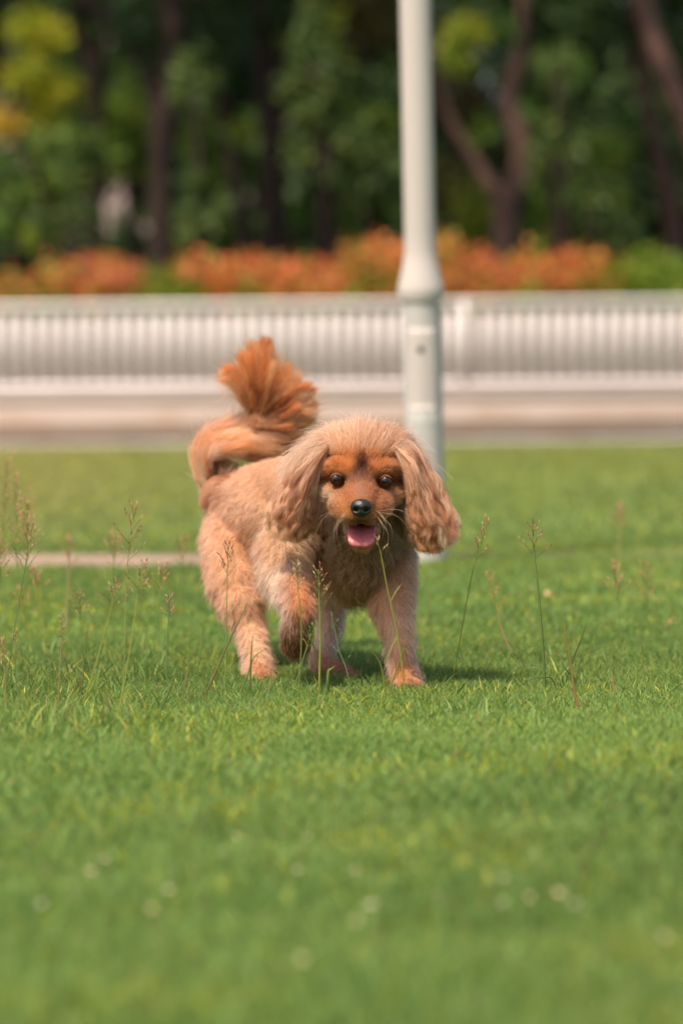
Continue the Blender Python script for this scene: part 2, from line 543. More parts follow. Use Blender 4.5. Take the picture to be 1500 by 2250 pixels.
# hedge: clipped shrubs side by side, some flushed with orange young leaves
def shrub(name, label, x0, x1, ytop, mix, group='hedge shrubs behind the fence'):
    """x0,x1 in photo pixels, ytop photo row of its top"""
    Yh = 22.35
    a = PX(x0, 600, Yh)[0]; b_ = PX(x1, 600, Yh)[0]
    cx = (a + b_) / 2; top = PX(750, ytop + 18, Yh)[2]
    r = empty(name, (cx, Yh, 0)); tag(r, label, 'shrub', group)
    cl = []
    wd = (b_ - a)
    k = max(3, int(wd / 0.10))
    for i in range(k):
        x = a + wd * (i + .5) / k
        tp = top + 0.05 * math.sin(i * 2.3 + x * 7) + random.uniform(-.05, .05)
        # young growth on top, older leaves below
        up, lo = mix
        cl.append(((x, Yh - .08, tp - .13), (.16, .42, .14), 210, .055, up if i % 4 else up + lo + HGR))
        cl.append(((x, Yh - .12, tp - .30), (.13, .46, .13), 200, .06, lo + HGR if i % 3 else HGR + LGR))
        cl.append(((x, Yh, tp - .60), (.14, .45, .24), 170, .08, HGR))
    leaf_obj('foliage', cl, r)
    s = MB()
    for j in range(4):
        x = cx + (j - 1.5) * wd * .2
        s.tube([(x, Yh, 0), (x + .03, Yh + .03, .35), (x + .08 * (j - 1.5), Yh, top - .2)], [.018, .014, .006], 6)
    s.build('stem', M_bark, r)

shrub('hedge_shrub', 'green hedge shrub with one reddish tip at the left edge of the photo', -260, 120, 575, (ORG + HGR, HGR + YGR))
shrub('hedge_shrub', 'pinkish orange hedge shrub left of the thick dark trunk', 110, 290, 540, (ORG + [(0.5, .2, .14)], ORG + YGR))
shrub('hedge_shrub', 'yellow green hedge shrub in front of the thick dark trunk', 280, 415, 566, (YGR + HGR, YGR + HGR))
shrub('hedge_shrub', 'long bright orange hedge shrub above the fence left of the tail', 405, 660, 545, (ORG, ORG))
shrub('hedge_shrub', 'orange and green hedge shrub just left of the lamp post', 650, 790, 553, (ORG, ORG2))
shrub('hedge_shrub', 'tallest red orange hedge shrub directly behind the lamp post', 770, 985, 506, (ORG, ORG2 + ORG))
shrub('hedge_shrub', 'amber hedge shrub under the forked tree', 975, 1160, 552, (ORG, ORG2 + ORG))
shrub('hedge_shrub', 'rounded orange hedge shrub right of the forked tree', 1150, 1285, 535, (ORG, ORG2))
shrub('hedge_shrub', 'low half green half orange hedge shrub beside the all green one', 1275, 1370, 556, (ORG2 + HGR, HGR + YGR))
shrub('hedge_shrub', 'plain green hedge shrub at the right edge of the photo', 1360, 1760, 553, (HGR + LGR, HGR))


def tree(name, label, Y, limbs, crown, bark=M_bark, group='trees behind the hedge', zb=0.0):
    """limbs: polylines [(px, py, width_px), ...] first is the trunk. crown: clumps (px, py, rx_px, n, size, cols, Yoff)"""
    px0, py0, w0 = limbs[0][0]
    base = PX(px0, py0, Y)
    r = empty(name, (base[0], Y, 0)); tag(r, label, 'tree', group)
    for i, lb in enumerate(limbs):
        P = [PX(a, b_, Y + 0.0) for a, b_, _ in lb]
        W = [c * m_px(Y) * 0.5 for _, _, c in lb]
        if i == 0:
            P = [np.array([P[0][0], Y, -0.02]), np.array([P[0][0], Y, 0.35])] + P; W = [W[0] * 1.35, W[0] * 1.08] + W
        n = 22
        PP = spline(P, n); WW = np.interp(np.linspace(0, len(W) - 1, n), range(len(W)), W)
        m = MB(); m.tube(PP, WW, 12)
        m.build('trunk' if i == 0 else 'limb', bark, r)
    cl = []
    for (a, b_, rp_, n, size, cols, yo) in crown:
        c = PX(a, b_, Y + yo)
        R = rp_ * m_px(Y + yo)
        cl.append((c, (R, R * 1.0, R * .9), n, size, cols))
    if cl: leaf_obj('crown', cl, r)
    return r


def big_crown(px, Y, z0, z1, rad, n, cols=DGR + MGR):
    """high canopy clumps above the frame: (px,py) replaced by real heights"""
    out = []
    x0 = PX(px, 500, Y)[0]
    f = F_PX / Y
    for i in range(n):
        a = random.random() * 6.28; q = rad * math.sqrt(random.random())
        z = random.uniform(z0, z1)
        X = x0 + q * math.cos(a); yo = q * math.sin(a)
        uu = UV(np.array([X, Y + yo, z]))
        out.append((uu[0], uu[1], 0.75 * F_PX / (Y + yo), 230, .20, cols, yo))
    return out


YT = 33.0
tree('slender_tree', 'thin leaning brown trunk at the left with bright yellow green leaves', 30.0,
     [[(112, 560, 26), (100, 430, 24), (60, 330, 22), (30, 240, 20), (-20, 60, 16), (-60, -300, 12)]],
     [(105, 80, 55, 260, .09, YEL, -1.5), (60, 55, 45, 120, .09, YEL + LGR, -1.5), (60, 165, 50, 200, .09, YEL + LGR, -1.5), (125, 190, 42, 230, .09, YEL, -1.5), (95, 235, 45, 210, .09, YEL, -1.4), (5, 265, 34, 150, .09, [(0.6, .42, .04)], -1.5),
      (110, 300, 60, 120, .09, LGR + MGR, -1), (90, 520, 42, 130, .09, LGR, -1.0), (160, 360, 60, 130, .10, MGR + LGR, 0)] + big_crown(0, 30, 4.6, 8, 2.4, 10))
tree('dark_tree', 'straight dark trunk standing between the leaning thin tree and the thick trunk', 32.0,
     [[(212, 560, 38), (212, 400, 36), (215, 250, 36), (195, 120, 34), (170, 0, 32), (160, -500, 24)], [(205, 170, 24), (235, 60, 20), (280, -80, 16)]],
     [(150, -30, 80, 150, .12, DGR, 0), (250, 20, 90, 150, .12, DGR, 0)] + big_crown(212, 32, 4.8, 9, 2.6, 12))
tree('thick_tree', 'thickest dark trunk on the left with an arching bough above a bright gap', 28.5,
     [[(352, 570, 52), (355, 420, 50), (360, 300, 62), (372, 180, 62), (378, 0, 56), (385, -600, 44)], [(362, 300, 42), (335, 200, 36), (300, 120, 32), (240, 50, 28), (150, -40, 20)]],
     [(310, 60, 70, 160, .12, DGR, 0), (440, 80, 85, 220, .12, DGR, .5), (410, 210, 32, 60, .1, MGR, 1)] + big_crown(372, 29, 4.5, 9, 2.8, 14))
tree('dark_tree', 'slim dark leaning trunk just left of the darkest double trunk', 31.0,
     [[(540, 560, 40), (520, 420, 36), (500, 280, 34), (470, 120, 32), (440, -60, 28), (400, -500, 20)]],
     [(500, 30, 90, 240, .12, DGR, 0), (530, 290, 30, 90, .09, LGR, -1)] + big_crown(500, 31, 4.8, 9, 2.4, 12))
tree('dark_tree', 'broad nearly black trunk in the middle above the tail', 30.0,
     [[(605, 560, 62), (600, 430, 56), (598, 300, 56), (585, 150, 54), (575, 0, 50), (560, -500, 40)], [(595, 250, 26), (620, 130, 22), (660, -20, 18)]],
     [(590, 40, 70, 160, .12, DGR, 0), (530, 150, 60, 200, .12, DGR, .5)] + big_crown(600, 30, 4.6, 9, 2.6, 12))
tree('forked_tree', 'reddish brown tree forking low in a wide y right of the lamp post', 27.5,
     [[(1112, 570, 52), (1110, 500, 52), (1112, 440, 54), (1145, 375, 48), (1140, 300, 44), (1112, 225, 38), (1140, 130, 30), (1150, -10, 26), (1150, -400, 18)],
      [(1108, 455, 36), (1070, 395, 28), (1030, 330, 22), (985, 250, 18), (960, 100, 14)]],
     [(1020, 70, 42, 190, .09, LGR + YEL, -.6), (1000, 130, 36, 130, .09, LGR, -.6), (1065, 285, 34, 130, .08, LGR + MGR, -.3), (1100, 60, 40, 60, .1, MGR, 0)] + big_crown(1112, 27.5, 4.6, 9, 2.2, 12), bark=M_bark2)
tree('leaning_tree', 'brown trunk at the right edge leaning left up from the green hedge', 31.0,
     [[(1485, 560, 48), (1470, 450, 40), (1445, 330, 36), (1420, 220, 32), (1395, 90, 28), (1380, -400, 20)]],
     [(1400, 60, 80, 220, .12, DGR, 0), (1370, 260, 30, 80, .09, MGR, 0)] + big_crown(1440, 31, 4.6, 9, 2.4, 12), bark=M_bark2)
tree('leaning_tree', 'pinkish brown upper trunk crossing the top right corner', 27.0,
     [[(1640, 600, 60), (1560, 400, 54), (1500, 240, 50), (1450, 130, 46), (1412, 10, 42), (1380, -200, 36), (1350, -500, 28)]],
     [(1300, 30, 60, 140, .12, DGR, 0)] + big_crown(1450, 27, 4.6, 9, 2.4, 12), bark=M_bark2)


# understory shrubs and small trees behind the trunks
def bush(name, label, px, py, rx, ry, Y, n, size, cols, group='undergrowth between the trunks'):
    c = PX(px, py, Y); R = rx * m_px(Y); Rz = ry * m_px(Y)
    r = empty(name, (c[0], Y, 0)); tag(r, label, 'bush', group)
    cl = []
    for i in range(18):
        a = random.random() * 6.28; q = random.random() ** .6 * 1.25
        cc = (c[0] + R * q * math.cos(a), Y + random.uniform(-.4, .4), c[2] + Rz * q * math.sin(a))
        f_ = random.uniform(.18, .38)
        cl.append((cc, (R * f_, R * f_, Rz * f_), int(n / 11 * (f_ / .3) ** 2), size, cols))
    leaf_obj('foliage', cl, r)
    m = MB()
    m.tube(spline([(c[0], Y, -0.02), (c[0] + .05, Y, max(.3, c[2] * .5)), (c[0], Y, c[2])], 8), np.linspace(.05, .02, 8), 6)
    m.build('stem', M_bark, r)

BUSH = [
 ('olive bush low at the left edge', 40, 440, 110, 110, 34, 900, .10, MGR + [(0.12, .11, .03)]),
 ('bright green bush behind the thin leaning tree', 160, 320, 75, 130, 33, 900, .10, LGR + MGR),
 ('mid green bush inside the arch of the thick tree', 290, 270, 55, 90, 33.5, 700, .10, LGR + MGR),
 ('yellowish bush filling the arch above the pale gap', 275, 330, 60, 45, 34, 350, .10, LGR),
 ('low green bush at the foot of the thick trunk', 430, 490, 70, 80, 32, 900, .10, LGR + MGR),
 ('olive bush halfway up between the thick trunk and the dark trunks', 430, 340, 55, 90, 33, 600, .10, MGR + LGR),
 ('small dark bush between the two dark trunks', 560, 400, 40, 120, 35, 500, .11, DGR + MGR),
 ('yellow green hanging bush high left of the lamp post', 690, 170, 70, 110, 32, 1100, .10, LGR + YGR),
 ('green bush left of the lamp post in the middle', 720, 290, 110, 60, 33, 1000, .10, LGR + MGR),
 ('wide deep green bush above the hedge left of the lamp post', 740, 430, 120, 110, 34, 1700, .11, MGR),
 ('brownish bush high beside the lamp post', 800, 60, 100, 80, 34, 700, .11, [(0.12, .10, .025), (0.09, .06, .02), (0.14, .13, .03)]),
 ('brown olive bush right of the lamp post', 990, 250, 60, 110, 34, 700, .11, [(0.10, .075, .02), (0.07, .06, .02)]),
 ('yellow green bush low between lamp post and forked tree', 1050, 500, 45, 70, 31, 800, .09, LGR + YGR),
 ('olive bush under the left limb of the forked tree', 990, 440, 40, 90, 33, 400, .1, [(0.12, .12, .03), (0.08, .09, .02)]),
 ('soft green bush right of the forked tree', 1195, 300, 45, 130, 33, 500, .10, MGR),
 ('tall narrow mid green bush on the dark right side', 1320, 400, 60, 90, 33, 650, .10, MGR + LGR),
 ('low green bush above the rounded orange shrub', 1290, 490, 90, 60, 32, 650, .10, MGR + LGR),
 ('dusky bush high on the right', 1230, 160, 50, 60, 34, 200, .10, MGR),
]
MLT = [(0.065, 0.115, 0.028), (0.10, 0.15, 0.032), (0.045, 0.08, 0.022), (0.12, 0.15, 0.03)]
BUSH += [
 ('sunlit green bush hanging high left of the lamp post', 690, 120, 62, 85, 25.6, 420, .09, MLT),
 ('sunlit green bush in the middle left of the lamp post', 715, 300, 80, 75, 25.6, 480, .09, MLT),
 ('dark green bush right against the left side of the lamp post', 800, 400, 70, 90, 25.6, 380, .09, MLT),
 ('sunlit yellow green bush between the leaning tree and the straight dark tree', 160, 350, 42, 90, 25.6, 330, .09, MLT + LGR[2:]),
 ('sunlit bush low between the straight dark tree and the thick one', 150, 500, 50, 45, 25.4, 260, .09, MLT),
 ('green bush just right of the thick trunk low above the hedge', 450, 470, 50, 70, 25.6, 330, .09, MLT),
 ('green bush high right of the thick trunk', 425, 180, 36, 60, 25.6, 130, .09, MLT),
 ('round green bush right of the forked tree halfway up', 1210, 330, 40, 70, 25.6, 200, .09, MLT),
 ('sunlit bush low over the rounded orange hedge shrub', 1300, 470, 75, 60, 25.6, 330, .09, MLT),
 ('small lit bush high on the dark right side', 1225, 150, 40, 40, 25.6, 90, .09, MLT),
]
for a in BUSH:
    bush('understory_bush', a[0], *a[1:])

# far wood closing the view, one mass, with two gaps in it
def in_gap(u, m_):
    return (240 - m_ < u[0] < 345 + m_ and 400 - m_ < u[1] < 545 + m_) or (215 - m_ < u[0] < 285 + m_ and 135 - m_ < u[1] < 185 + m_)
cl = []
for i in range(620):
    x = random.uniform(-7.5, 7.5); z = random.uniform(.2, 6.8)
    u = UV(np.array([x, 42, z]))
    if in_gap(u, 36): continue
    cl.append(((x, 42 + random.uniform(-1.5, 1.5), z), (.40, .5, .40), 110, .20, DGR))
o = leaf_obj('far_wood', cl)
tag(o, 'dark mass of woodland closing the view behind the trees', 'woodland', kind='stuff')
cl = []
for i in range(420):
    x = random.uniform(-14, 14); z = random.uniform(.3, 12)
    u = UV(np.array([x, 50, z]))
    if in_gap(u, 60): continue
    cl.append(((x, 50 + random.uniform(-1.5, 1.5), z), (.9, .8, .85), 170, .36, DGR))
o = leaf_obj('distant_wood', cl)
tag(o, 'darkest far trees filling the gaps of the woodland', 'woodland', kind='stuff')
# pale building glimpsed through the gaps
bl = empty('pale_building', (-4.0, 60, 0)); tag(bl, 'pinkish white building glimpsed through gaps left of the thick trunk', 'building')
mb = MB(); mb.box(-9, 1.5, 60, 66, 0, 5.2); mb.build('wall', plain('pale_render', (0.48, .38, .36), .9, .1, 1), bl, smooth=False)
mb = MB(); mb.box(-9.3, 1.8, 59.6, 66.4, 5.2, 5.5); mb.build('roof', plain('roof_slab', (0.35, .3, .28), .9, .1, 1), bl, smooth=False)
for i in range(5):
    f = MB(); f.box(-8.2 + i * 2, -7.1 + i * 2, 59.97, 60.0, 1.0, 2.3); f.build('window', M_dark, bl, smooth=False)

# ------------------------------------------------------------------ lamp post
YP = 8.48
mp_ = m_px(YP)
lp = empty('lamp_post', tuple(PX(936, 1240, YP) * np.array([1, 1, 0])))
tag(lp, 'pale grey lamp post with a thicker base and bell shaped collar standing behind the dog', 'lamp post')
def pole_at(py): return PX(912 + 24 * py / 1240.0, py, YP)
def ring(py0, py1, w0, w1, n=2):
    return [pole_at(py) for py in np.linspace(py0, py1, n)], [w * mp_ * .5 for w in np.linspace(w0, w1, n)]
def lathe(name, prof, mat, parent, nseg=40):
    lo, hi = prof[0], prof[-1]; sg = 1 if hi[0] > lo[0] else -1
    prof = [lo, (lo[0] + .6 * sg, lo[1]), (lo[0] + 1.2 * sg, lo[1])] + list(prof[1:-1]) + [(hi[0] - 1.2 * sg, hi[1]), (hi[0] - .6 * sg, hi[1]), hi]
    m = MB(); m.tube([pole_at(a) for a, _ in prof], [b_ * mp_ * .5 for _, b_ in prof], nseg); return m.build(name, mat, parent)
lathe('base_section', [(1250, 89), (1240, 89), (1180, 87.5), (1000, 86), (800, 84.5), (690, 84), (655, 84)], M_polelow, lp)
lathe('collar', [(660, 95), (650, 101), (638, 103), (630, 100), (612, 92), (595, 84), (578, 77), (562, 72), (545, 69.5), (520, 68.7)], M_pole, lp)
lathe('shaft', [(540, 68.5), (300, 68.5), (0, 69), (-600, 66), (-1400, 62), (-2200, 58)], M_pole, lp)
# inspection door on the camera side, slightly proud, with its lock
def door_patch(py0, py1, half_deg, dr, mid_deg=-95):
    V = []; Q = []; rows = 12; colsn = 10
    for i in range(rows + 1):
        py = py0 + (py1 - py0) * i / rows; c = pole_at(py); R = 84.6 * mp_ * .5
        for dd in (0.0, dr):
            for j in range(colsn + 1):
                th = math.radians(mid_deg + half_deg * (2 * j / colsn - 1))
                V.append(c + np.array([math.cos(th) * (R + dd), math.sin(th) * (R + dd), 0]))
    w_ = (colsn + 1)
    for i in range(rows):
        a = i * 2 * w_ + w_; b_ = (i + 1) * 2 * w_ + w_
        for j in range(colsn): Q.append((a + j, a + j + 1, b_ + j + 1, b_ + j))
        for j in (0, colsn): Q.append((i * 2 * w_ + j, a + j, b_ + j, (i + 1) * 2 * w_ + j))
    for i in (0, rows):
        for j in range(colsn): Q.append((i * 2 * w_ + j, i * 2 * w_ + j + 1, i * 2 * w_ + w_ + j + 1, i * 2 * w_ + w_ + j))
    return V, Q
m = MB(); m.add(*door_patch(722, 900, 38, .0022)); dr_ = m.build('access_door', M_pole, lp)
m = MB(); c = pole_at(768) + np.array([-0.004, -84.6 * mp_ * .5 - .001, 0]); m.ell(c, (.0075, .004, .009), 14, 8); m.build('lock', M_dark, dr_)
m = MB(); m.add(*door_patch(905, 925, 44, .0015)); m.build('label_plate', plain('pale_sticker', (.62, .6, .57), .5, .03, 5), lp)
# lantern far above the frame
m = MB(); tp = pole_at(-2200); m.tube([tp, tp + [0, 0, .1]], [.05, .05], 20); m.ell(tp + [0, 0, .22], (.17, .17, .13)); m.build('lantern', M_white, lp)

# ================================================================== THE DOG
YD = 5.25
dog = empty('dog', (PX(700, 1500, YD)[0], YD + .1, 0))
tag(dog, 'golden tan spaniel with wavy ears, tongue out and one front paw lifted', 'dog')


def hair_curves(name, P, tint, r0, r1, parent):
    """P (n,k,3) world points, tint (n,3) or (n,k,3)"""
    n, k, _ = P.shape
    cu = bpy.data.hair_curves.new(name)
    cu.add_curves([k] * n)
    off = np.zeros(3); q = parent
    cu.position_data.foreach_set('vector', np.ascontiguousarray(P, np.float32).reshape(-1))
    t = np.linspace(0, 1, k)
    rad = np.broadcast_to((np.asarray(r0).reshape(-1, 1) * (1 - t ** 1.5)[None] + r1 * (t ** 1.5)[None]), (n, k))
    ra = cu.attributes.get('radius') or cu.attributes.new('radius', 'FLOAT', 'POINT')
    ra.data.foreach_set('value', np.ascontiguousarray(rad, np.float32).reshape(-1))
    a = cu.attributes.new('tint', 'FLOAT_COLOR', 'POINT')
    tint = np.asarray(tint)
    if tint.ndim == 2: tint = np.repeat(tint[:, None], k, 1)
    c = np.ones((n, k, 4), np.float32); c[..., :3] = np.clip(tint * np.array([.97, .905, .92]), 0.003, 0.97)
    a.data.foreach_set('color', c.reshape(-1))
    return link(name, cu, M_hair, parent, smooth=False)


PR = []   # spheres: centre, radius, flow, hair length, colour, lay, curl, head?
def D3(dx, dy, dz=0.0):
    """image direction (right, down) + depth (away) to a world direction"""
    return norm(np.array([dx, dz, -dy]))

TAN = np.array([0.84, 0.475, 0.275]); PALE = np.array([0.92, 0.62, 0.40]); RED = np.array([0.50, 0.19, 0.06])
BRN = np.array([0.33, 0.15, 0.07]); DKB = np.array([0.10, 0.04, 0.02]); PAW = np.array([0.47, 0.19, 0.085])
BACK = np.array([0.78, 0.39, 0.20]); WHT = np.array([0.93, 0.72, 0.56])

def chain(pts, flow, ln, col, lay=0.6, curl=0.0, step=0.25, sq=1.0, ctype='body'):
    """pts: (px, py, Y, r_px)"""
    pts = np.asarray(pts, float)
    for i in range(len(pts) - 1):
        a, b_ = pts[i], pts[i + 1]
        A = PX(*a[:3]); B = PX(*b_[:3]); ra = a[3] * m_px(a[2]); rb = b_[3] * m_px(b_[2])
        k = max(2, int(np.linalg.norm(B - A) / (step * min(ra, rb))) + 1)
        for t in np.linspace(0, 1, k)[(0 if i == 0 else 1):]:
            PR.append(dict(c=A + (B - A) * t, r=ra + (rb - ra) * t, s=(1, 1, 1), flow=flow, ln=ln, col=np.asarray(col) if np.ndim(col) == 1 else col[0] + (np.asarray(col[1]) - col[0]) * ((i + t) / (len(pts) - 1)), lay=lay, curl=curl, ty=ctype))

def ellp(px, py, Y, rx, ryd, rz, flow, ln, col, lay=0.6, curl=0.0, ctype='body'):
    R = rx * m_px(Y)
    PR.append(dict(c=PX(px, py, Y), r=R, s=(1, ryd / R, rz / rx), flow=flow, ln=ln, col=np.asarray(col), lay=lay, curl=curl, ty=ctype))

back = D3(-.9, .25, .5)
# trunk from chest to rump
chain([(788, 1235, 5.33, 88), (735, 1190, 5.40, 100), (660, 1140, 5.52, 112), (600, 1130, 5.62, 108), (545, 1136, 5.71, 93)], D3(-.55, .75, .4), .013, TAN, .75)
chain([(700, 1105, 5.42, 88), (640, 1085, 5.54, 82), (560, 1085, 5.70, 62)], back, .010, BACK, .85)
# neck, throat, chest; the brown fur is darkened for shade under the head
chain([(795, 1060, 5.27, 66), (790, 1130, 5.32, 84)], D3(0, 1, 0), .018, TAN, .5)
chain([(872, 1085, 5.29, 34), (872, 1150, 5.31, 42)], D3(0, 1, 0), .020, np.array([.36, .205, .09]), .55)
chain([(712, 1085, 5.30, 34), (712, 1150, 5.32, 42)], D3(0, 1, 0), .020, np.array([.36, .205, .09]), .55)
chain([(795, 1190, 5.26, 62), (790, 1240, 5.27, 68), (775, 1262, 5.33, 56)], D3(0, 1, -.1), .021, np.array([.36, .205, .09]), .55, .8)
# belly
chain([(740, 1240, 5.42, 70), (640, 1215, 5.55, 82)], D3(-.3, 1, 0), .016, PALE, .6)
# lifted front leg (left in the picture)
chain([(655, 1190, 5.33, 70), (620, 1225, 5.28, 56), (625, 1275, 5.24, 44)], D3(-.15, 1, -.1), .018, PALE, .5)
chain([(625, 1275, 5.24, 42), (645, 1325, 5.19, 31), (652, 1352, 5.17, 26)], D3(.1, 1, -.1), .015, (WHT, WHT), .5)
chain([(650, 1280, 5.20, 26), (664, 1340, 5.155, 25)], D3(.1, 1, -.1), .012, PAW * 1.2, .6)
chain([(656, 1350, 5.17, 30), (652, 1385, 5.175, 34), (649, 1415, 5.19, 33)], D3(-.05, 1, 0), .010, np.array([.23, .10, .045]), .6, ctype='paw')
for dx, dy in ((-19, 1424), (-7, 1431), (7, 1430), (18, 1420)):
    chain([(648 + dx * .8, 1405, 5.185, 15), (648 + dx, dy, 5.195, 13)], D3(0, 1, 0), .006, BRN * .8, .7, ctype='paw')
# shoulder and standing front leg (right in the picture)
chain([(845, 1215, 5.34, 60), (860, 1270, 5.29, 50), (860, 1330, 5.25, 45)], D3(.1, 1, 0), .015, TAN * .98, .55)
chain([(860, 1330, 5.25, 44), (872, 1385, 5.22, 33), (882, 1440, 5.21, 28), (890, 1480, 5.21, 27)], D3(.12, 1, 0), .013, (TAN, WHT * .95), .55)
chain([(875, 1430, 5.19, 15), (887, 1485, 5.185, 20)], D3(.12, 1, 0), .013, TAN * .92, .6)
chain([(890, 1478, 5.21, 27), (893, 1494, 5.17, 24)], D3(0, 1, -.2), .012, TAN * .92, .6, ctype='paw')
for dx in (-19, -7, 7, 19):
    chain([(893 + dx * .8, 1490, 5.175, 13), (895 + dx * 1.15, 1503, 5.150, 11)], D3(0, .8, -.5), .010, TAN * .85, .6, ctype='paw')
# right hind leg (left in the picture)
chain([(525, 1180, 5.66, 78), (522, 1240, 5.60, 72), (520, 1290, 5.55, 58), (532, 1335, 5.53, 46)], D3(.05, 1, 0), .014, (TAN, TAN * .92), .55)
chain([(532, 1335, 5.50, 44), (550, 1385, 5.49, 32), (560, 1425, 5.45, 27), (567, 1470, 5.39, 25)], D3(.15, 1, 0), .012, (TAN * .92, PALE * .92), .5)
chain([(566, 1470, 5.39, 28), (572, 1494, 5.345, 24)], D3(0, 1, -.2), .013, TAN * .95, .6, ctype='paw')
for dx in (-17, -6, 6, 17):
    chain([(573 + dx * .8, 1490, 5.35, 12), (574 + dx * 1.15, 1501, 5.33, 10)], D3(0, .8, -.5), .010, TAN * .85, .6, ctype='paw')
# left hind leg, under the belly, foot turned to the right
chain([(650, 1230, 5.62, 70), (690, 1290, 5.52, 44), (728, 1345, 5.46, 28), (724, 1400, 5.43, 23), (704, 1448, 5.39, 22)], D3(0, 1, 0), .012, (TAN, WHT), .55)
chain([(702, 1448, 5.39, 22), (718, 1474, 5.36, 24), (752, 1480, 5.33, 22)], D3(.8, .4, 0), .011, np.array([.46, .22, .13]), .7, ctype='paw')
for k_, (dx, dy) in enumerate(((0, -6), (6, 0), (4, 5), (-6, 8))):
    chain([(756 + dx * .5, 1482 + dy * .6, 5.32, 12), (776 + dx, 1486 + dy, 5.30, 10.5)], D3(.8, .4, 0), .008, np.array([.42, .20, .13]), .65, ctype='paw')
# tail carried in a loop over the rump
chain([(515, 1080, 5.76, 30), (474, 1058, 5.82, 26), (454, 1020, 5.84, 22), (464, 980, 5.85, 25), (505, 962, 5.83, 28), (550, 945, 5.80, 27), (572, 910, 5.78, 16)],
      D3(.7, -.3, 0), .030, TAN, .6, .6)
# head
ellp(793, 1036, 5.212, 94, .056, 74, D3(0, -1, .4), .02, TAN, .6, ctype='head')
ellp(793, 1015, 5.19, 60, .030, 40, D3(0, -1, .4), .02, TAN, .6, ctype='head')
chain([(724, 1066, 5.205, 38), (748, 1092, 5.190, 30)], D3(-.6, .7, .3), .012, TAN, .7, ctype='head')
chain([(862, 1068, 5.205, 38), (840, 1094, 5.190, 30)], D3(.6, .7, .3), .012, TAN, .7, ctype='head')
chain([(722, 1036, 5.182, 17), (740, 1028, 5.172, 19), (768, 1036, 5.163, 19)], D3(0, -1, .4), .007, RED, .7, ctype='head')
chain([(866, 1040, 5.182, 17), (848, 1031, 5.172, 19), (819, 1037, 5.163, 19)], D3(0, -1, .4), .007, RED, .7, ctype='head')
chain([(793, 1050, 5.182, 34), (793, 1080, 5.155, 38), (793, 1102, 5.115, 36), (793, 1112, 5.090, 30)], D3(0, -1, .6), .005, RED, .8, ctype='head')
chain([(752, 1108, 5.155, 31), (764, 1122, 5.118, 30), (778, 1129, 5.093, 23)], D3(-.8, .6, .5), .005, RED, .8, ctype='head')
chain([(834, 1108, 5.155, 31), (822, 1122, 5.118, 30), (808, 1129, 5.093, 23)], D3(.8, .6, .5), .005, RED, .8, ctype='head')
chain([(795, 1150, 5.225, 42), (795, 1174, 5.18, 32), (795, 1188, 5.136, 20)], D3(0, 1, .3), .010, BRN, .6, ctype='head')

chain([(724, 1082, 5.180, 20), (746, 1084, 5.165, 18)], D3(-.6, .7, .3), .008, TAN, .7, ctype='head')
chain([(862, 1086, 5.180, 20), (840, 1088, 5.165, 18)], D3(.6, .7, .3), .008, TAN, .7, ctype='head')
ellp(795, 1178, 5.155, 38, .020, 16, D3(0, 1, .2), .008, BRN, .7, ctype='head')

mb = MB()
for p in PR:
    sx_, sy_, sz_ = p['s']
    mb.ell(p['c'], (p['r'] * sx_, p['r'] * sy_, p['r'] * sz_), 18, 12)
tmp = mb.build('tmp_body', None)
md = tmp.modifiers.new('r', 'REMESH'); md.mode = 'VOXEL'; md.voxel_size = 0.0030; md.adaptivity = 0
sm = tmp.modifiers.new('s', 'SMOOTH'); sm.factor = 0.5; sm.iterations = 5
dg = bpy.context.evaluated_depsgraph_get()
bm_ = bpy.data.meshes.new_from_object(tmp.evaluated_get(dg))
bpy.data.objects.remove(tmp)
bm_.name = 'dog_body'
nv = len(bm_.vertices)
BV = np.empty(nv * 3, np.float32); bm_.vertices.foreach_get('co', BV); BV = BV.reshape(-1, 3).astype(float)
bm_.calc_loop_triangles()
BT = np.empty(len(bm_.loop_triangles) * 3, np.int32); bm_.loop_triangles.foreach_get('vertices', BT); BT = BT.reshape(-1, 3)

PC = np.array([p['c'] for p in PR]); PRr = np.array([p['r'] for p in PR]); PS = np.array([p['s'] for p in PR])
PF = np.array([p['flow'] for p in PR]); PL = np.array([p['ln'] for p in PR]); PCo = np.array([p['col'] for p in PR])
PLy = np.array([p['lay'] for p in PR]); PCu = np.array([p['curl'] for p in PR])
PH = np.array([p['ty'] == 'head' for p in PR], float); PP_ = np.array([p['ty'] == 'paw' for p in PR], float)

def field(X):
    out = []
    for i in range(0, len(X), 8000):
        x = X[i:i + 8000]
        d = np.linalg.norm((x[:, None] - PC[None]) / PS[None], axis=2)
        sd = d - PRr[None]
        w = np.exp(-(sd - sd.min(1, keepdims=True)) / 0.006)
        w /= w.sum(1, keepdims=True)
        out.append(np.concatenate([w @ PF, (w @ PL)[:, None], w @ PCo, (w @ PLy)[:, None], (w @ PCu)[:, None], (w @ PH)[:, None], (w @ PP_)[:, None]], 1))
    return np.concatenate(out)

def blob(uv, cx, cy, sx_, sy_): return np.exp(-(((uv[:, 0] - cx) / sx_) ** 2 + ((uv[:, 1] - cy) / sy_) ** 2))

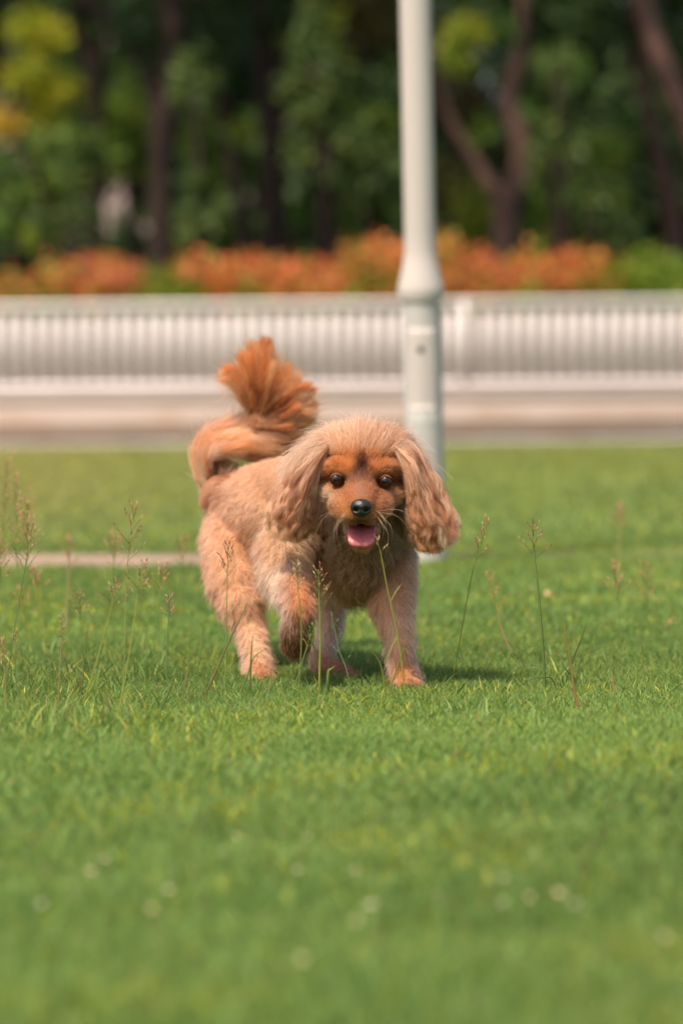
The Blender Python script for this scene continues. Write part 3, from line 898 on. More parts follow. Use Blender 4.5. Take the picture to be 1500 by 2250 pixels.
def coat_colour(X, Fd, nrm):
    uv = UV(X); c = Fd[:, 4:7].copy(); hd = Fd[:, 9]
    def put(w, col):
        nonlocal c
        w = np.clip(w, 0, 1)[:, None]; c = c * (1 - w) + w * np.asarray(col)
    front = np.clip((5.235 - X[:, 1]) / .03, 0, 1) * hd
    # head colouring
    put(hd, TAN * 1.03)
    put(hd * np.clip((1012 - uv[:, 1]) / 70, 0, 1), PALE * 1.02)
    deep = np.array([0.48, 0.14, 0.030]); mid = np.array([0.46, 0.165, 0.06])
    put(front * np.clip(1.5 * blob(uv, 793, 1090, 88, 62), 0, 1), mid)
    put(front * .8 * blob(uv, 793, 996, 95, 26), np.array([.56, .24, .10]))
    put(front * 1.0 * blob(uv, 752, 1020, 44, 32), deep)
    put(front * 1.0 * blob(uv, 836, 1020, 44, 32), deep)
    put(front * .6 * blob(uv, 735, 1030, 18, 7), np.array([.68, .30, .10]))
    put(front * .6 * blob(uv, 852, 1034, 18, 7), np.array([.68, .30, .10]))
    put(front * .85 * blob(uv, 715, 1045, 16, 34), deep)
    put(front * .85 * blob(uv, 872, 1045, 16, 34), deep * .8)
    put(front * 1.2 * blob(uv, 710, 1090, 24, 20), PALE * .97)
    put(front * .9 * blob(uv, 868, 1098, 22, 20), TAN * .9)
    put(front * 1.7 * blob(uv, 794, 1027, 12, 29), DKB)
    put(front * 1.2 * blob(uv, 783, 1042, 10, 13), DKB * 1.4)
    put(front * 1.1 * blob(uv, 770, 1054, 11, 9), DKB * 1.7)
    put(front * 1.1 * blob(uv, 806, 1042, 10, 13), DKB * 1.4)
    put(front * 1.1 * blob(uv, 818, 1054, 11, 9), DKB * 1.7)
    put(front * .6 * blob(uv, 847, 1080, 26, 9), BRN)
    put(front * .5 * blob(uv, 740, 1078, 24, 8), BRN)
    put(front * .9 * blob(uv, 876, 1040, 10, 40), DKB * 2)  # shade beside the right-hand ear, put into the fur colour
    put(front * .9 * blob(uv, 757, 1118, 20, 18), np.array([0.52, 0.20, 0.06]))
    put(front * .9 * blob(uv, 829, 1118, 20, 18), np.array([0.45, 0.18, 0.07]))
    put(front * 1.0 * blob(uv, 793, 1078, 16, 22), np.array([0.40, 0.18, 0.10]))
    for ex, ey in ((739, 1054), (847, 1058)):
        ring_ = np.hypot((uv[:, 0] - ex) / 19, (uv[:, 1] - ey) / 17)
        put(front * np.clip(1.5 - ring_, 0, 1) * 1.2, DKB * 2.2)
    put(front * 1.1 * blob(uv, 793, 1147, 30, 7), DKB * 1.5)
    put(front * 1.2 * blob(uv, 795, 1188, 44, 26), BRN * 1.05)
    put((1 - hd) * .9 * blob(uv, 658, 1318, 20, 42) * (X[:, 1] < 5.24), np.array([.66, .28, .12]))
    put(np.clip(1.5 * blob(uv, 795, 1185, 105, 62), 0, 1) * (X[:, 1] > 5.165) * (uv[:, 1] > 1095) * (1 - front * .8) * .85, np.array([.34, .20, .085]))  # brown throat, deepened with the shade below the chin
    put((1 - hd) * 1.1 * blob(uv, 886, 1478, 17, 42) * (X[:, 1] < 5.22), np.array([.60, .25, .10]))
    put((1 - hd) * .7 * blob(uv, 912, 1500, 22, 12), np.array([.58, .30, .17]))
    put((1 - hd) * 1.1 * blob(uv, 576, 1488, 15, 22) * (X[:, 1] < 5.42), np.array([.60, .25, .11]))
    # body patches: redder rump top, rusty patch on thigh
    put((1 - hd) * .55 * blob(uv, 560, 1195, 40, 50), np.array([0.58, 0.26, 0.11]))
    put((1 - hd) * .8 * blob(uv, 470, 1085, 34, 36), np.array([0.44, 0.19, 0.09]))
    return c

def sample(V, T, n, wt_fn=None):
    A, B, C = V[T[:, 0]], V[T[:, 1]], V[T[:, 2]]
    cr = np.cross(B - A, C - A); ar = np.linalg.norm(cr, axis=1) * .5
    w = ar.copy()
    if wt_fn is not None: w *= wt_fn((A + B + C) / 3)
    idx = rng.choice(len(T), n, p=w / w.sum())
    a, b_ = rng.random(n), rng.random(n); f = a + b_ > 1; a[f] = 1 - a[f]; b_[f] = 1 - b_[f]
    P = A[idx] + (B - A)[idx] * a[:, None] + (C - A)[idx] * b_[:, None]
    return P, norm(cr[idx])

# the skin under the coat carries the same colours, darker
FdV = field(BV)
nrmV = np.zeros((nv, 3)); 
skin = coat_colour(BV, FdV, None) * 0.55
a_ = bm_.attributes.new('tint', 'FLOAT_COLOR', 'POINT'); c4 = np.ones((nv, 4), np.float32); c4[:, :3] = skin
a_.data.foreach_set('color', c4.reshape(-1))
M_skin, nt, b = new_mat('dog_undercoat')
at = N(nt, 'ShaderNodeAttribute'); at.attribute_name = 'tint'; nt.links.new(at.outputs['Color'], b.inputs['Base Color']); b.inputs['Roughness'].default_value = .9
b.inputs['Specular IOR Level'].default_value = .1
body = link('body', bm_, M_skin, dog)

NF = 190000
def dens(c):
    uv = UV(c); h = ((uv[:, 0] - 793) / 110) ** 2 + ((uv[:, 1] - 1060) / 110) ** 2 < 1
    return 1.0 + 3.5 * (h & (c[:, 1] < 5.25))
R, Nn = sample(BV, BT, NF, dens)
Fd = field(R)
uv = UV(R)
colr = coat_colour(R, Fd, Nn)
hd = Fd[:, 9]
L = Fd[:, 3].copy(); lay = Fd[:, 7].copy(); curl = Fd[:, 8]
flow = norm(Fd[:, :3])
# the face: hair runs outward from the nose, short at the muzzle and longer towards the edge
rad = np.stack([uv[:, 0] - 793, np.full(len(R), 0.0), -(uv[:, 1] - 1108)], -1)
rr = np.hypot(uv[:, 0] - 793, uv[:, 1] - 1108)
rad = norm(np.stack([(uv[:, 0] - 793), 45 + 0 * rr, -(uv[:, 1] - 1108)], -1))
face = np.clip(hd * 1.3, 0, 1)
flow = norm(flow * (1 - face[:, None]) + rad * face[:, None])
Lf = np.interp(rr, [0, 45, 80, 105, 125, 150, 220], [.0036, .0065, .0088, .011, .014, .018, .022])
low = uv[:, 1] > 1135
Lf = np.where(low, np.interp(uv[:, 1], [1135, 1165, 1200], [.004, .007, .012]), Lf)
side = (np.abs(uv[:, 0] - 793) > 78) & (uv[:, 1] > 1040)
Lf = np.where(side & ~low, .014, Lf)
L = L * (1 - face) + Lf * face
lay = lay * (1 - face) + np.interp(rr, [0, 80, 130, 180], [.85, .85, .78, .58]) * face
# eyes stay clear
for ex, ey in ((739, 1053), (847, 1057)):
    de = np.hypot((uv[:, 0] - ex), (uv[:, 1] - ey) * 1.08)
    ok = (de > 12.5) | (R[:, 1] > 5.2)
    L = np.where(de < 26, np.minimum(L, .0048), L)
    R, Nn, Fd, uv, colr, hd, L, lay, curl, flow, rad, rr, face = [q[ok] for q in (R, Nn, Fd, uv, colr, hd, L, lay, curl, flow, rad, rr, face)]
nh = len(R)
tang = flow - Nn * (flow * Nn).sum(1, keepdims=True)
tang = norm(tang + 1e-4)
L = L * (.60 + .55 * rng.random(nh)) * np.where((rng.random(nh) < .10) & (face < .5), 1.6, 1.0)
c2 = np.floor(R / .022).astype(int); k2 = (c2[:, 0] * 73856093 ^ c2[:, 1] * 19349663 ^ c2[:, 2] * 83492791) & 0xFFFFF
L = L * (.82 + .4 * np.random.default_rng(8).random(0x100000)[k2])
# tufts: neighbouring hairs lean the same way
cell = np.floor(R / .0085).astype(int)
key = (cell[:, 0] * 73856093 ^ cell[:, 1] * 19349663 ^ cell[:, 2] * 83492791) & 0xFFFFF
tj = np.random.default_rng(3).normal(size=(0x100000, 3)).astype(np.float32)[key]
tw = np.random.default_rng(4).random(0x100000).astype(np.float32)[key]
jit = rng.normal(size=(nh, 3)) * .16 + tj * (.17 + .1 * curl[:, None]) * (1 - .6 * face[:, None])
dir0 = norm(Nn * (1 - lay)[:, None] * 1.1 + tang * lay[:, None] + jit + Nn * .12)
dir1 = norm(tang + Nn * .08 + jit * 1.2 + np.array([0, 0, -.25]) * (1 - face[:, None]))
K = 6
t = np.linspace(0, 1, K)
P = R[:, None] - Nn[:, None] * .0012 + (L[:, None, None]) * (dir0[:, None] * (t - .5 * t ** 2)[None, :, None] + dir1[:, None] * (.62 * t ** 2)[None, :, None])
# curl on the chest
bi = norm(np.cross(dir0, Nn) + 1e-4)
P += (curl * L * .35)[:, None, None] * (np.sin(t[None] * 6 + tw[:, None] * 6) * t[None])[:, :, None] * bi[:, None]
# clumping to the tuft's centre at the tips
cc = (cell + .5) * .0085
cl_ = (cc + (dir1 * L[:, None] * .8) - P[:, -1]); cl_ -= Nn * (cl_ * Nn).sum(1, keepdims=True)
P += (t ** 2)[None, :, None] * cl_[:, None] * (0.35 * (1 - .7 * face))[:, None, None]
big = vnoise(R[:, 0] * 1.0 + R[:, 1] * .7, R[:, 2], .035, 31)[:, None] * .6 + vnoise(R[:, 0] - R[:, 1], R[:, 2] + 3, .012, 32)[:, None] * .4
colr = colr * (1 + (big - .5) * np.array([.22, .42, .55]) * (1 - .5 * face[:, None]))
vary = (.80 + .30 * tw[:, None]) * (.74 + .46 * rng.random((nh, 1)))
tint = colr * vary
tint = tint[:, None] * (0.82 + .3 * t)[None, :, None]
r0 = np.where(face > .5, .00021, .00030)
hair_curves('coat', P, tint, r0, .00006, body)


# -------- long locks laid along guides
def px_guides(G):
    return [np.array([PX(a, b_, y) for a, b_, y in g]) for g in G]

def guide_hair(name, G, n, ncl, thick, cols, parent, t_start=(0, .55), t_end=(.68, 1.10), wave=.003, wfreq=2.2, spread=.004, K=14, r0=.0004, hlen=None, clump=.75, tipfade=0.0, root_dark=.75, belly=None, rootcol=None):
    G3 = np.array([spline(g, 24) for g in px_guides(G)])          # (g,24,3)
    ng = len(G3)
    # clumps
    cs = rng.random(ncl) * (ng - 1); cd = rng.normal(size=ncl) * .45; cph = rng.random(ncl) * 6.28; cph2 = rng.random(ncl) * 6.28
    ca = wave * (.5 + rng.random(ncl)); cf = wfreq * (.7 + .6 * rng.random(ncl))
    cts = t_start[0] + (t_start[1] - t_start[0]) * rng.random(ncl) ** 2
    cte = t_end[0] + (t_end[1] - t_end[0]) * rng.random(ncl)
    if hlen is not None: cts = t_start[0] + (t_start[1] - t_start[0]) * rng.random(ncl); cte = np.minimum(cts + hlen * (.6 + .7 * rng.random(ncl)), t_end[1])
    ccol = rng.integers(0, len(cols), ncl); cbr = .75 + .45 * rng.random(ncl)
    ci = rng.integers(0, ncl, n)
    s_h = np.clip(cs[ci] + rng.normal(size=n) * .16, -.04, ng - .96)
    d_h = np.clip(cd[ci] + rng.normal(size=n) * .25, -1, 1)
    out = np.zeros((n, K, 3))
    for j, u in enumerate(np.linspace(0, 1, K)):
        tt = cts[ci] + (cte[ci] - cts[ci]) * u
        tt = np.clip(tt, 0, 1.12)
        cw = clump * u ** .8
        s = s_h * (1 - cw) + cs[ci] * cw; d = d_h * (1 - cw) + cd[ci] * cw
        i0 = np.clip(np.floor(s).astype(int), 0, ng - 2); f = s - i0
        q = tt * 23; k0 = np.clip(np.floor(q).astype(int), 0, 22); g = q - k0
        A = G3[i0, k0] * (1 - g)[:, None] + G3[i0, k0 + 1] * g[:, None]
        B = G3[i0 + 1, k0] * (1 - g)[:, None] + G3[i0 + 1, k0 + 1] * g[:, None]
        p = A * (1 - f)[:, None] + B * f[:, None]
        tg = norm(G3[i0, k0 + 1] - G3[i0, k0])
        nb = norm(np.cross(tg, np.array([0, 1., 0])))
        prof = 1 - .55 * (2 * s / (ng - 1) - 1) ** 2
        p = p + np.array([0, 1., 0]) * (d * thick * prof)[:, None]
        ph = cph[ci] + tt * cf[ci] * 6.28
        am = ca[ci] * np.clip(tt * 1.7 - .25, 0.12, 1.2)
        p = p + nb * (am * np.sin(ph))[:, None] + np.array([0, 1., 0]) * (am * .8 * np.cos(ph + cph2[ci]))[:, None]
        out[:, j] = p
    out += (rng.normal(size=(n, 1, 3)) * spread) * (np.linspace(.3, 1, K) ** 1.5)[None, :, None]
    col = np.asarray(cols)[ccol[ci]] * (cbr[ci] * (.85 + .3 * rng.random(n)))[:, None]
    col = col * (.72 + .5 * rng.random((n, 1)))
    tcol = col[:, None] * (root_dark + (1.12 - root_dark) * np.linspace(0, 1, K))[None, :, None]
    if rootcol is not None:
        wr = (np.clip(1 - np.linspace(0, 1, K) / .9, 0, 1)[None] * np.clip(1 - cts[ci] * 1.6, 0, 1)[:, None])[..., None]
        tcol = tcol * (1 - wr) + wr * np.asarray(rootcol)
    if belly is not None:
        wgt = np.clip((s_h / (ng - 1) - belly[0]) / (belly[1] - belly[0]), 0, 1) * .85
        tcol = tcol * (1 - wgt[:, None, None]) + wgt[:, None, None] * (np.asarray(belly[2]) * (.8 + .4 * rng.random((n, 1))))[:, None]
    return hair_curves(name, out, tcol, r0, .00008, parent)


def slab(G, t0, t1, th, name, mat, parent, tint=None, inset=.12):
    G3 = np.array([spline(g, 30) for g in px_guides(G)]); ng = len(G3)
    nr, ns = 18, 14
    V = []; Q = []
    for side_ in (-1, 1):
        for i in range(nr + 1):
            tt = t0 + (t1 - t0) * i / nr
            for j in range(ns + 1):
                s = inset + (1 - 2 * inset) * j / ns
                s *= (ng - 1); a = int(min(s, ng - 2)); f = s - a
                q = tt * 29; k0 = int(min(q, 28)); g = q - k0
                p = (G3[a, k0] * (1 - g) + G3[a, k0 + 1] * g) * (1 - f) + (G3[a + 1, k0] * (1 - g) + G3[a + 1, k0 + 1] * g) * f
                e = (1 - (2 * j / ns - 1) ** 2) ** .5 * (1 - max(0, 2 * i / nr - 1) ** 3) ** .5
                V.append(p + np.array([0, side_ * th * e, 0]))
    m_ = (nr + 1) * (ns + 1); w_ = ns + 1
    for i in range(nr):
        for j in range(ns):
            a = i * w_ + j
            Q.append((a, a + 1, a + w_ + 1, a + w_)); Q.append((m_ + a, m_ + a + w_, m_ + a + w_ + 1, m_ + a + 1))
    for j in range(ns):
        Q.append((j, m_ + j, m_ + j + 1, j + 1)); a = nr * w_ + j; Q.append((a, a + 1, m_ + a + 1, m_ + a))
    m = MB(); m.add(V, Q)
    return m.build(name, mat, parent)

M_ear = plain('ear_skin_and_undercoat', (0.24, 0.12, 0.06), .9, .2, 60, .1)
EL = [[(738, 962, 5.215), (672, 990, 5.20), (628, 1050, 5.19), (600, 1110, 5.185), (590, 1150, 5.18)],
      [(732, 970, 5.195), (676, 1015, 5.175), (640, 1070, 5.17), (614, 1125, 5.165), (612, 1168, 5.165)],
      [(722, 980, 5.18), (684, 1035, 5.16), (656, 1090, 5.155), (638, 1140, 5.155), (640, 1180, 5.16)],
      [(714, 992, 5.18), (693, 1045, 5.165), (675, 1095, 5.16), (664, 1142, 5.16), (664, 1176, 5.165)],
      [(706, 1005, 5.19), (700, 1050, 5.18), (692, 1100, 5.175), (688, 1135, 5.175), (690, 1158, 5.18)]]
ER = [[(850, 962, 5.215), (908, 978, 5.20), (944, 1032, 5.19), (970, 1085, 5.185), (996, 1140, 5.18)],
      [(858, 970, 5.195), (910, 1000, 5.175), (936, 1060, 5.17), (960, 1120, 5.165), (984, 1178, 5.165)],
      [(868, 980, 5.18), (906, 1030, 5.16), (924, 1090, 5.155), (942, 1150, 5.155), (958, 1196, 5.16)],
      [(878, 992, 5.18), (899, 1050, 5.165), (908, 1110, 5.16), (920, 1160, 5.16), (932, 1200, 5.165)],
      [(886, 1008, 5.19), (889, 1060, 5.18), (893, 1110, 5.175), (900, 1155, 5.175), (910, 1186, 5.18)]]
EL = [[(a, b_, y + .013) for a, b_, y in g] for g in EL]; ER = [[(a, b_, y + .013) for a, b_, y in g] for g in ER]
EARC = [(0.76, 0.42, 0.23), (0.82, 0.50, 0.29), (0.62, 0.29, 0.14), (0.92, 0.64, 0.42), (0.34, 0.13, 0.06), (0.80, 0.47, 0.27), (0.50, 0.22, 0.10)]
for G, s_ in ((EL, 'ear'), (ER, 'ear')):
    er = slab(G, .0, .86, .006, s_, M_ear, dog)
    guide_hair('ear_hair', G, 26000, 420, .012, EARC, er, wave=.0038, wfreq=2.6, spread=.0021, r0=.00018, clump=.60, belly=(.80, 1.05, (0.26, .13, .06)))

# silky hair of the crown falling to both sides over the ear roots
CR = [[(772, 994, 5.172), (735, 980, 5.175), (690, 982, 5.18), (655, 1015, 5.185), (635, 1055, 5.185)],
      [(782, 988, 5.178), (745, 964, 5.185), (703, 964, 5.20), (665, 993, 5.21), (632, 1032, 5.215)],
      [(788, 978, 5.20), (762, 954, 5.22), (726, 956, 5.23), (695, 973, 5.24), (660, 1004, 5.25)],
      [(794, 972, 5.205), (780, 950, 5.22), (775, 942, 5.24), (765, 946, 5.27), (755, 960, 5.29)],
      [(800, 976, 5.20), (818, 956, 5.22), (838, 951, 5.235), (860, 958, 5.25), (885, 980, 5.27)],
      [(806, 985, 5.19), (848, 961, 5.20), (888, 972, 5.215), (918, 1003, 5.22), (940, 1047, 5.22)],
      [(814, 994, 5.172), (850, 978, 5.175), (893, 988, 5.18), (920, 1024, 5.18), (935, 1062, 5.18)]]
for gi, dy_ in ((0, (.008, .018, .016, .012, .010)), (6, (.008, .018, .016, .012, .010)), (1, (.006, .018, .013, .008, .004)), (5, (.006, .018, .013, .008, .004)), (2, (0, .008, .006, 0, 0)), (4, (0, .008, .006, 0, 0))):
    CR[gi] = [(a, b_, y + q) for (a, b_, y), q in zip(CR[gi], dy_)]
CRC = [(0.82, 0.55, 0.36), (0.78, 0.50, 0.31), (0.86, 0.61, 0.43), (0.72, 0.42, 0.25)]
guide_hair('crown_hair', CR, 12000, 900, .009, CRC, dog, t_start=(0, .72), hlen=.38, t_end=(.35, 1.), wave=.0010, wfreq=1.2, spread=.0034, K=10, r0=.0002, clump=.35, root_dark=.85, rootcol=(.56, .24, .10))
FT = [[(722, 1000, 5.178), (712, 985, 5.180), (698, 970, 5.19), (684, 966, 5.21)],
      [(755, 998, 5.166), (750, 978, 5.168), (740, 952, 5.18), (730, 936, 5.20)],
      [(793, 1000, 5.163), (793, 978, 5.163), (795, 948, 5.173), (798, 924, 5.195)],
      [(830, 998, 5.166), (838, 980, 5.168), (852, 953, 5.18), (864, 938, 5.20)],
      [(864, 1000, 5.178), (878, 985, 5.180), (894, 970, 5.19), (906, 966, 5.21)]]
guide_hair('crown_hair', CR, 5500, 1500, .014, CRC, dog, t_start=(0, .7), hlen=.5, t_end=(.35, 1.1), wave=.004, wfreq=1.2, spread=.0095, K=10, r0=.00018, clump=.2)
FT = [[(a, b_, y + q) for (a, b_, y), q in zip(g, (.004, .010, .012, .008))] for g in FT]
guide_hair('forehead_hair', FT, 5500, 1400, .004, [(0.76, 0.46, 0.28), (0.84, 0.56, 0.37), (0.68, 0.34, 0.18)], dog, t_start=(0, .85), hlen=.5, t_end=(.5, 1.12), wave=.0010, wfreq=1., spread=.0045, K=8, r0=.00018, clump=.3, root_dark=.85, rootcol=(.55, .2, .06))
TE1 = [[(770, 985, 5.172), (728, 985, 5.172), (706, 1015, 5.165), (696, 1050, 5.160), (690, 1085, 5.162)],
       [(758, 975, 5.180), (715, 972, 5.180), (690, 1005, 5.170), (676, 1050, 5.165), (670, 1095, 5.165)],
       [(750, 965, 5.190), (700, 965, 5.190), (665, 1000, 5.180), (648, 1050, 5.172), (640, 1100, 5.170)]]
TE1 = [[(a, b_, y + .014) for a, b_, y in g] for g in TE1]
TE2 = [[(1586 - a, b_, y) for a, b_, y in g] for g in TE1]
for g in (TE1, TE2):
    guide_hair('temple_hair', g, 3800, 400, .005, [(0.74, 0.46, 0.28), (0.80, 0.54, 0.36), (0.66, 0.36, 0.2)], dog, t_start=(0, .6), hlen=.5, t_end=(.5, 1.0), wave=.001, wfreq=1.3, spread=.0024, K=9, r0=.0002, clump=.4, root_dark=.85)

# tail
TA = [[(548, 912, 5.78), (528, 872, 5.77), (505, 848, 5.77), (480, 850, 5.77)],
      [(556, 908, 5.78), (538, 850, 5.77), (520, 815, 5.77), (492, 798, 5.77)],
      [(565, 905, 5.78), (556, 850, 5.77), (553, 810, 5.77), (545, 760, 5.77)],
      [(573, 905, 5.78), (582, 850, 5.77), (590, 805, 5.77), (586, 756, 5.77)],
      [(582, 908, 5.78), (605, 860, 5.77), (618, 835, 5.77), (622, 795, 5.77)]]
TB = [[(582, 905, 5.78), (620, 872, 5.77), (642, 850, 5.77), (656, 822, 5.77)],
      [(580, 915, 5.78), (625, 893, 5.77), (660, 868, 5.77), (690, 862, 5.77)],
      [(570, 928, 5.78), (620, 920, 5.77), (660, 905, 5.77), (694, 898, 5.77)],
      [(555, 942, 5.78), (605, 948, 5.77), (645, 938, 5.77), (684, 928, 5.77)],
      [(540, 955, 5.78), (590, 972, 5.77), (635, 965, 5.77), (668, 948, 5.77)]]
TC = [[(450, 1100, 5.79), (430, 1040, 5.80), (432, 985, 5.81), (462, 948, 5.81), (520, 928, 5.80)],
      [(458, 1085, 5.78), (442, 1030, 5.79), (448, 985, 5.79), (485, 955, 5.79), (550, 945, 5.79)],
      [(466, 1065, 5.77), (452, 1015, 5.77), (466, 985, 5.77), (510, 970, 5.77), (575, 965, 5.77)],
      [(470, 1040, 5.77), (462, 1008, 5.76), (484, 990, 5.76), (530, 988, 5.76), (600, 985, 5.76)]]
TD = [[(515, 1052, 5.74), (475, 1048, 5.73), (448, 1070, 5.72), (440, 1105, 5.71)],
      [(520, 1062, 5.72), (485, 1062, 5.71), (460, 1085, 5.70), (450, 1122, 5.70)],
      [(520, 1080, 5.70), (495, 1080, 5.69), (475, 1100, 5.69), (462, 1125, 5.69)]]
ORT = [(0.72, 0.25, 0.08), (0.78, 0.31, 0.11), (0.58, 0.16, 0.04), (0.82, 0.40, 0.18)]
LTT = [(0.78, 0.45, 0.25), (0.74, 0.38, 0.19), (0.66, 0.29, 0.13), (0.84, 0.55, 0.35)]
TAB = TA + TB
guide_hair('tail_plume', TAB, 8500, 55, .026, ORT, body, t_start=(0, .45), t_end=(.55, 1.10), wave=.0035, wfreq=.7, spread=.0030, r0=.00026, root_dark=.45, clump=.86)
guide_hair('tail_plume', TAB, 5500, 600, .026, ORT + LTT[:2], body, t_start=(0, .45), t_end=(.45, 1.06), wave=.0040, wfreq=.8, spread=.0105, r0=.00017, root_dark=.55, clump=.2)
guide_hair('tail_plume', TB, 5500, 60, .020, LTT, body, t_start=(0, .45), t_end=(.5, 1.02), wave=.0035, wfreq=.8, spread=.0045, r0=.00026, root_dark=.7, clump=.75)
TF = [[(500, 950, 5.80), (560, 968, 5.79), (620, 980, 5.78), (668, 962, 5.78)],
      [(480, 970, 5.80), (540, 985, 5.79), (600, 995, 5.78), (655, 985, 5.78)],
      [(468, 990, 5.80), (510, 996, 5.79), (565, 1008, 5.78), (620, 1002, 5.78)]]
guide_hair('tail_plume', TF, 6500, 110, .016, [(0.62, 0.32, 0.16), (0.55, 0.25, 0.11), (0.74, 0.42, 0.23)], body, t_start=(0, .6), t_end=(.5, 1.05), wave=.0025, wfreq=.8, spread=.0035, r0=.00028, root_dark=.8, clump=.6)
guide_hair('tail_hair', TC, 13000, 150, .022, LTT + ORT[1:2], body, t_start=(0, .75), hlen=.45, t_end=(.6, 1.08), wave=.0042, wfreq=1.3, spread=.0055, r0=.00024, root_dark=.85, clump=.5)
guide_hair('rump_tuft', TD, 4000, 60, .010, [(0.48, .22, .11), (0.42, .18, .08)], body, t_start=(0, .5), t_end=(.6, 1.), wave=.001, wfreq=1., spread=.0015, root_dark=.85, clump=.4)

# eyes
M_eye, nt, b = new_mat('dog_eye')
tc = N(nt, 'ShaderNodeTexCoord'); ln_ = N(nt, 'ShaderNodeVectorMath', operation='LENGTH')
mp = N(nt, 'ShaderNodeMapping'); nt.links.new(tc.outputs['Object'], mp.inputs['Vector']); mp.inputs['Scale'].default_value = (1, 0, 1)
nt.links.new(mp.outputs['Vector'], ln_.inputs[0])
rp = N(nt, 'ShaderNodeValToRGB'); nt.links.new(ln_.outputs['Value'], rp.inputs['Fac'])
mlt = N(nt, 'ShaderNodeMath', operation='MULTIPLY'); mlt.inputs[1].default_value = 100; nt.links.new(ln_.outputs['Value'], mlt.inputs[0]); nt.links.new(mlt.outputs[0], rp.inputs['Fac'])
e = rp.color_ramp.elements; e[0].position = .46; e[0].color = (.002, .002, .002, 1); e[1].position = .52; e[1].color = (.050, .022, .010, 1)
k = e.new(.75); k.color = (.020, .009, .005, 1); k = e.new(.88); k.color = (.004, .003, .003, 1)
nt.links.new(rp.outputs['Color'], b.inputs['Base Color']); b.inputs['Roughness'].default_value = .08; b.inputs['Coat Weight'].default_value = .6; b.inputs['Coat Roughness'].default_value = .03
M_lid = plain('dark_eye_rim', (0.018, 0.010, 0.008), .35, .2, 50)
for ex, ey in ((739, 1053), (847, 1057)):
    c = PX(ex, ey, 5.1602)
    er_ = .0086
    m = MB(); m.ell((0, 0, 0), (er_, er_, er_), 32, 24)
    o = m.build('eye', M_eye, None); o.parent = dog; o.location = Vector(c) - dog.location
    for sgn, e0, rr_ in ((1, 36, 1.07), (-1, 46, 1.06)):
        m = MB(); V = []; Q = []; na, nb_ = 18, 7
        for i in range(na + 1):
            az = math.radians(-86 + 172 * i / na)
            ed = e0 * (1 - .9 * (abs(az) / math.radians(86)) ** 1.9)
            for k_ in range(nb_ + 1):
                el = math.radians(ed + (88 - ed) * k_ / nb_)
                rad_ = er_ * (rr_ if k_ else 1.02)
                V.append((math.sin(az) * rad_ * math.cos(el * .0) * (1 if True else 0), -math.cos(az) * math.cos(el) * rad_, sgn * math.cos(az) * math.sin(el) * rad_))
        for i in range(na):
            for k_ in range(nb_):
                a0_ = i * (nb_ + 1) + k_; Q.append((a0_, a0_ + 1, a0_ + nb_ + 2, a0_ + nb_ + 1))
        m.add(V, Q); cc_ = np.array([(.02, .01, .008) if (q % (nb_ + 1)) < 2 else (.20, .075, .03) for q in range(len(V))]); m.c = [cc_]
        o2 = m.build('eyelid', M_seed, None); o2.parent = o

# nose
M_nose = plain('wet_black_nose', (0.014, 0.011, 0.011), .42, .4, 90, .6, .25)
m = MB(); m.ell((0, 0, 0), (.0140, .0100, .0126), 56, 40)
V = m.v[0]
V[:, 0] *= 1 + .16 * np.clip(V[:, 2] / .012, -1, 1)          # wider above
V[:, 1] *= 1 + .1 * np.cos(V[:, 0] / .015 * 3)
for sx_ in (-1, 1):
    d = np.exp(-(((V[:, 0] - sx_ * .0064) / .0030) ** 2 + ((V[:, 2] + .0015 - abs(sx_) * 0) / .0026) ** 2)) * (V[:, 1] < 0)
    V[:, 1] += d * .0085
d = np.exp(-((V[:, 0] / .0010) ** 2)) * (V[:, 2] < .001) * (V[:, 1] < 0); V[:, 1] += d * .0018
o = m.build('nose', M_nose, None); o.parent = dog; o.location = Vector(PX(793, 1117, 5.064)) - dog.location

# mouth and tongue
m = MB(); c = PX(792, 1160, 5.150); m.ell(c, (.0185, .020, .0130), 24, 14)
mo = m.build('mouth_lining', plain('dark_mouth', (0.030, 0.010, 0.010), .5, .3, 60), dog)
M_tg = plain('pink_tongue', (0.50, 0.13, 0.145), .30, .12, 260, .5, .12)
cen = spline([PX(794, 1150, 5.170), PX(794, 1152, 5.142), PX(794, 1163, 5.123), PX(794, 1181, 5.106), PX(793, 1197, 5.098), PX(792, 1205, 5.101)], 30)
V = []; Q = []; ns = 16
for i, c in enumerate(cen):
    tt = i / 29
    w = .0166 * (1 + .12 * math.sin(tt * 3)) * (1 - max(0, (tt - .62) / .38) ** 2.4 * .97)
    tg = norm(cen[min(i + 1, 29)] - cen[max(i - 1, 0)]); nn = norm(np.cross(np.array([1., 0, 0]), tg))
    if nn[1] > 0: nn = -nn
    for j in range(ns):
        th = 2 * math.pi * j / ns
        x = math.cos(th) * w; h = math.sin(th) * .0034 * (1 - max(0, (tt - .8) / .2) * .5)
        dip = -.0030 * math.exp(-(x / .0022) ** 2) * (1 if math.sin(th) > 0 else -.2)
        V.append(c + np.array([x, 0, 0]) + nn * (h + dip + .12 * x * x / .0175))
for i in range(29):
    for j in range(ns): Q.append((i * ns + j, i * ns + (j + 1) % ns, (i + 1) * ns + (j + 1) % ns, (i + 1) * ns + j))
V.append(cen[0]); V.append(cen[-1]); k_ = len(V)
T = [(k_ - 2, (j + 1) % ns, j) for j in range(ns)] + [(k_ - 1, 29 * ns + j, 29 * ns + (j + 1) % ns) for j in range(ns)]
m = MB(); m.add(V, Q, T); m.build('tongue', M_tg, dog)

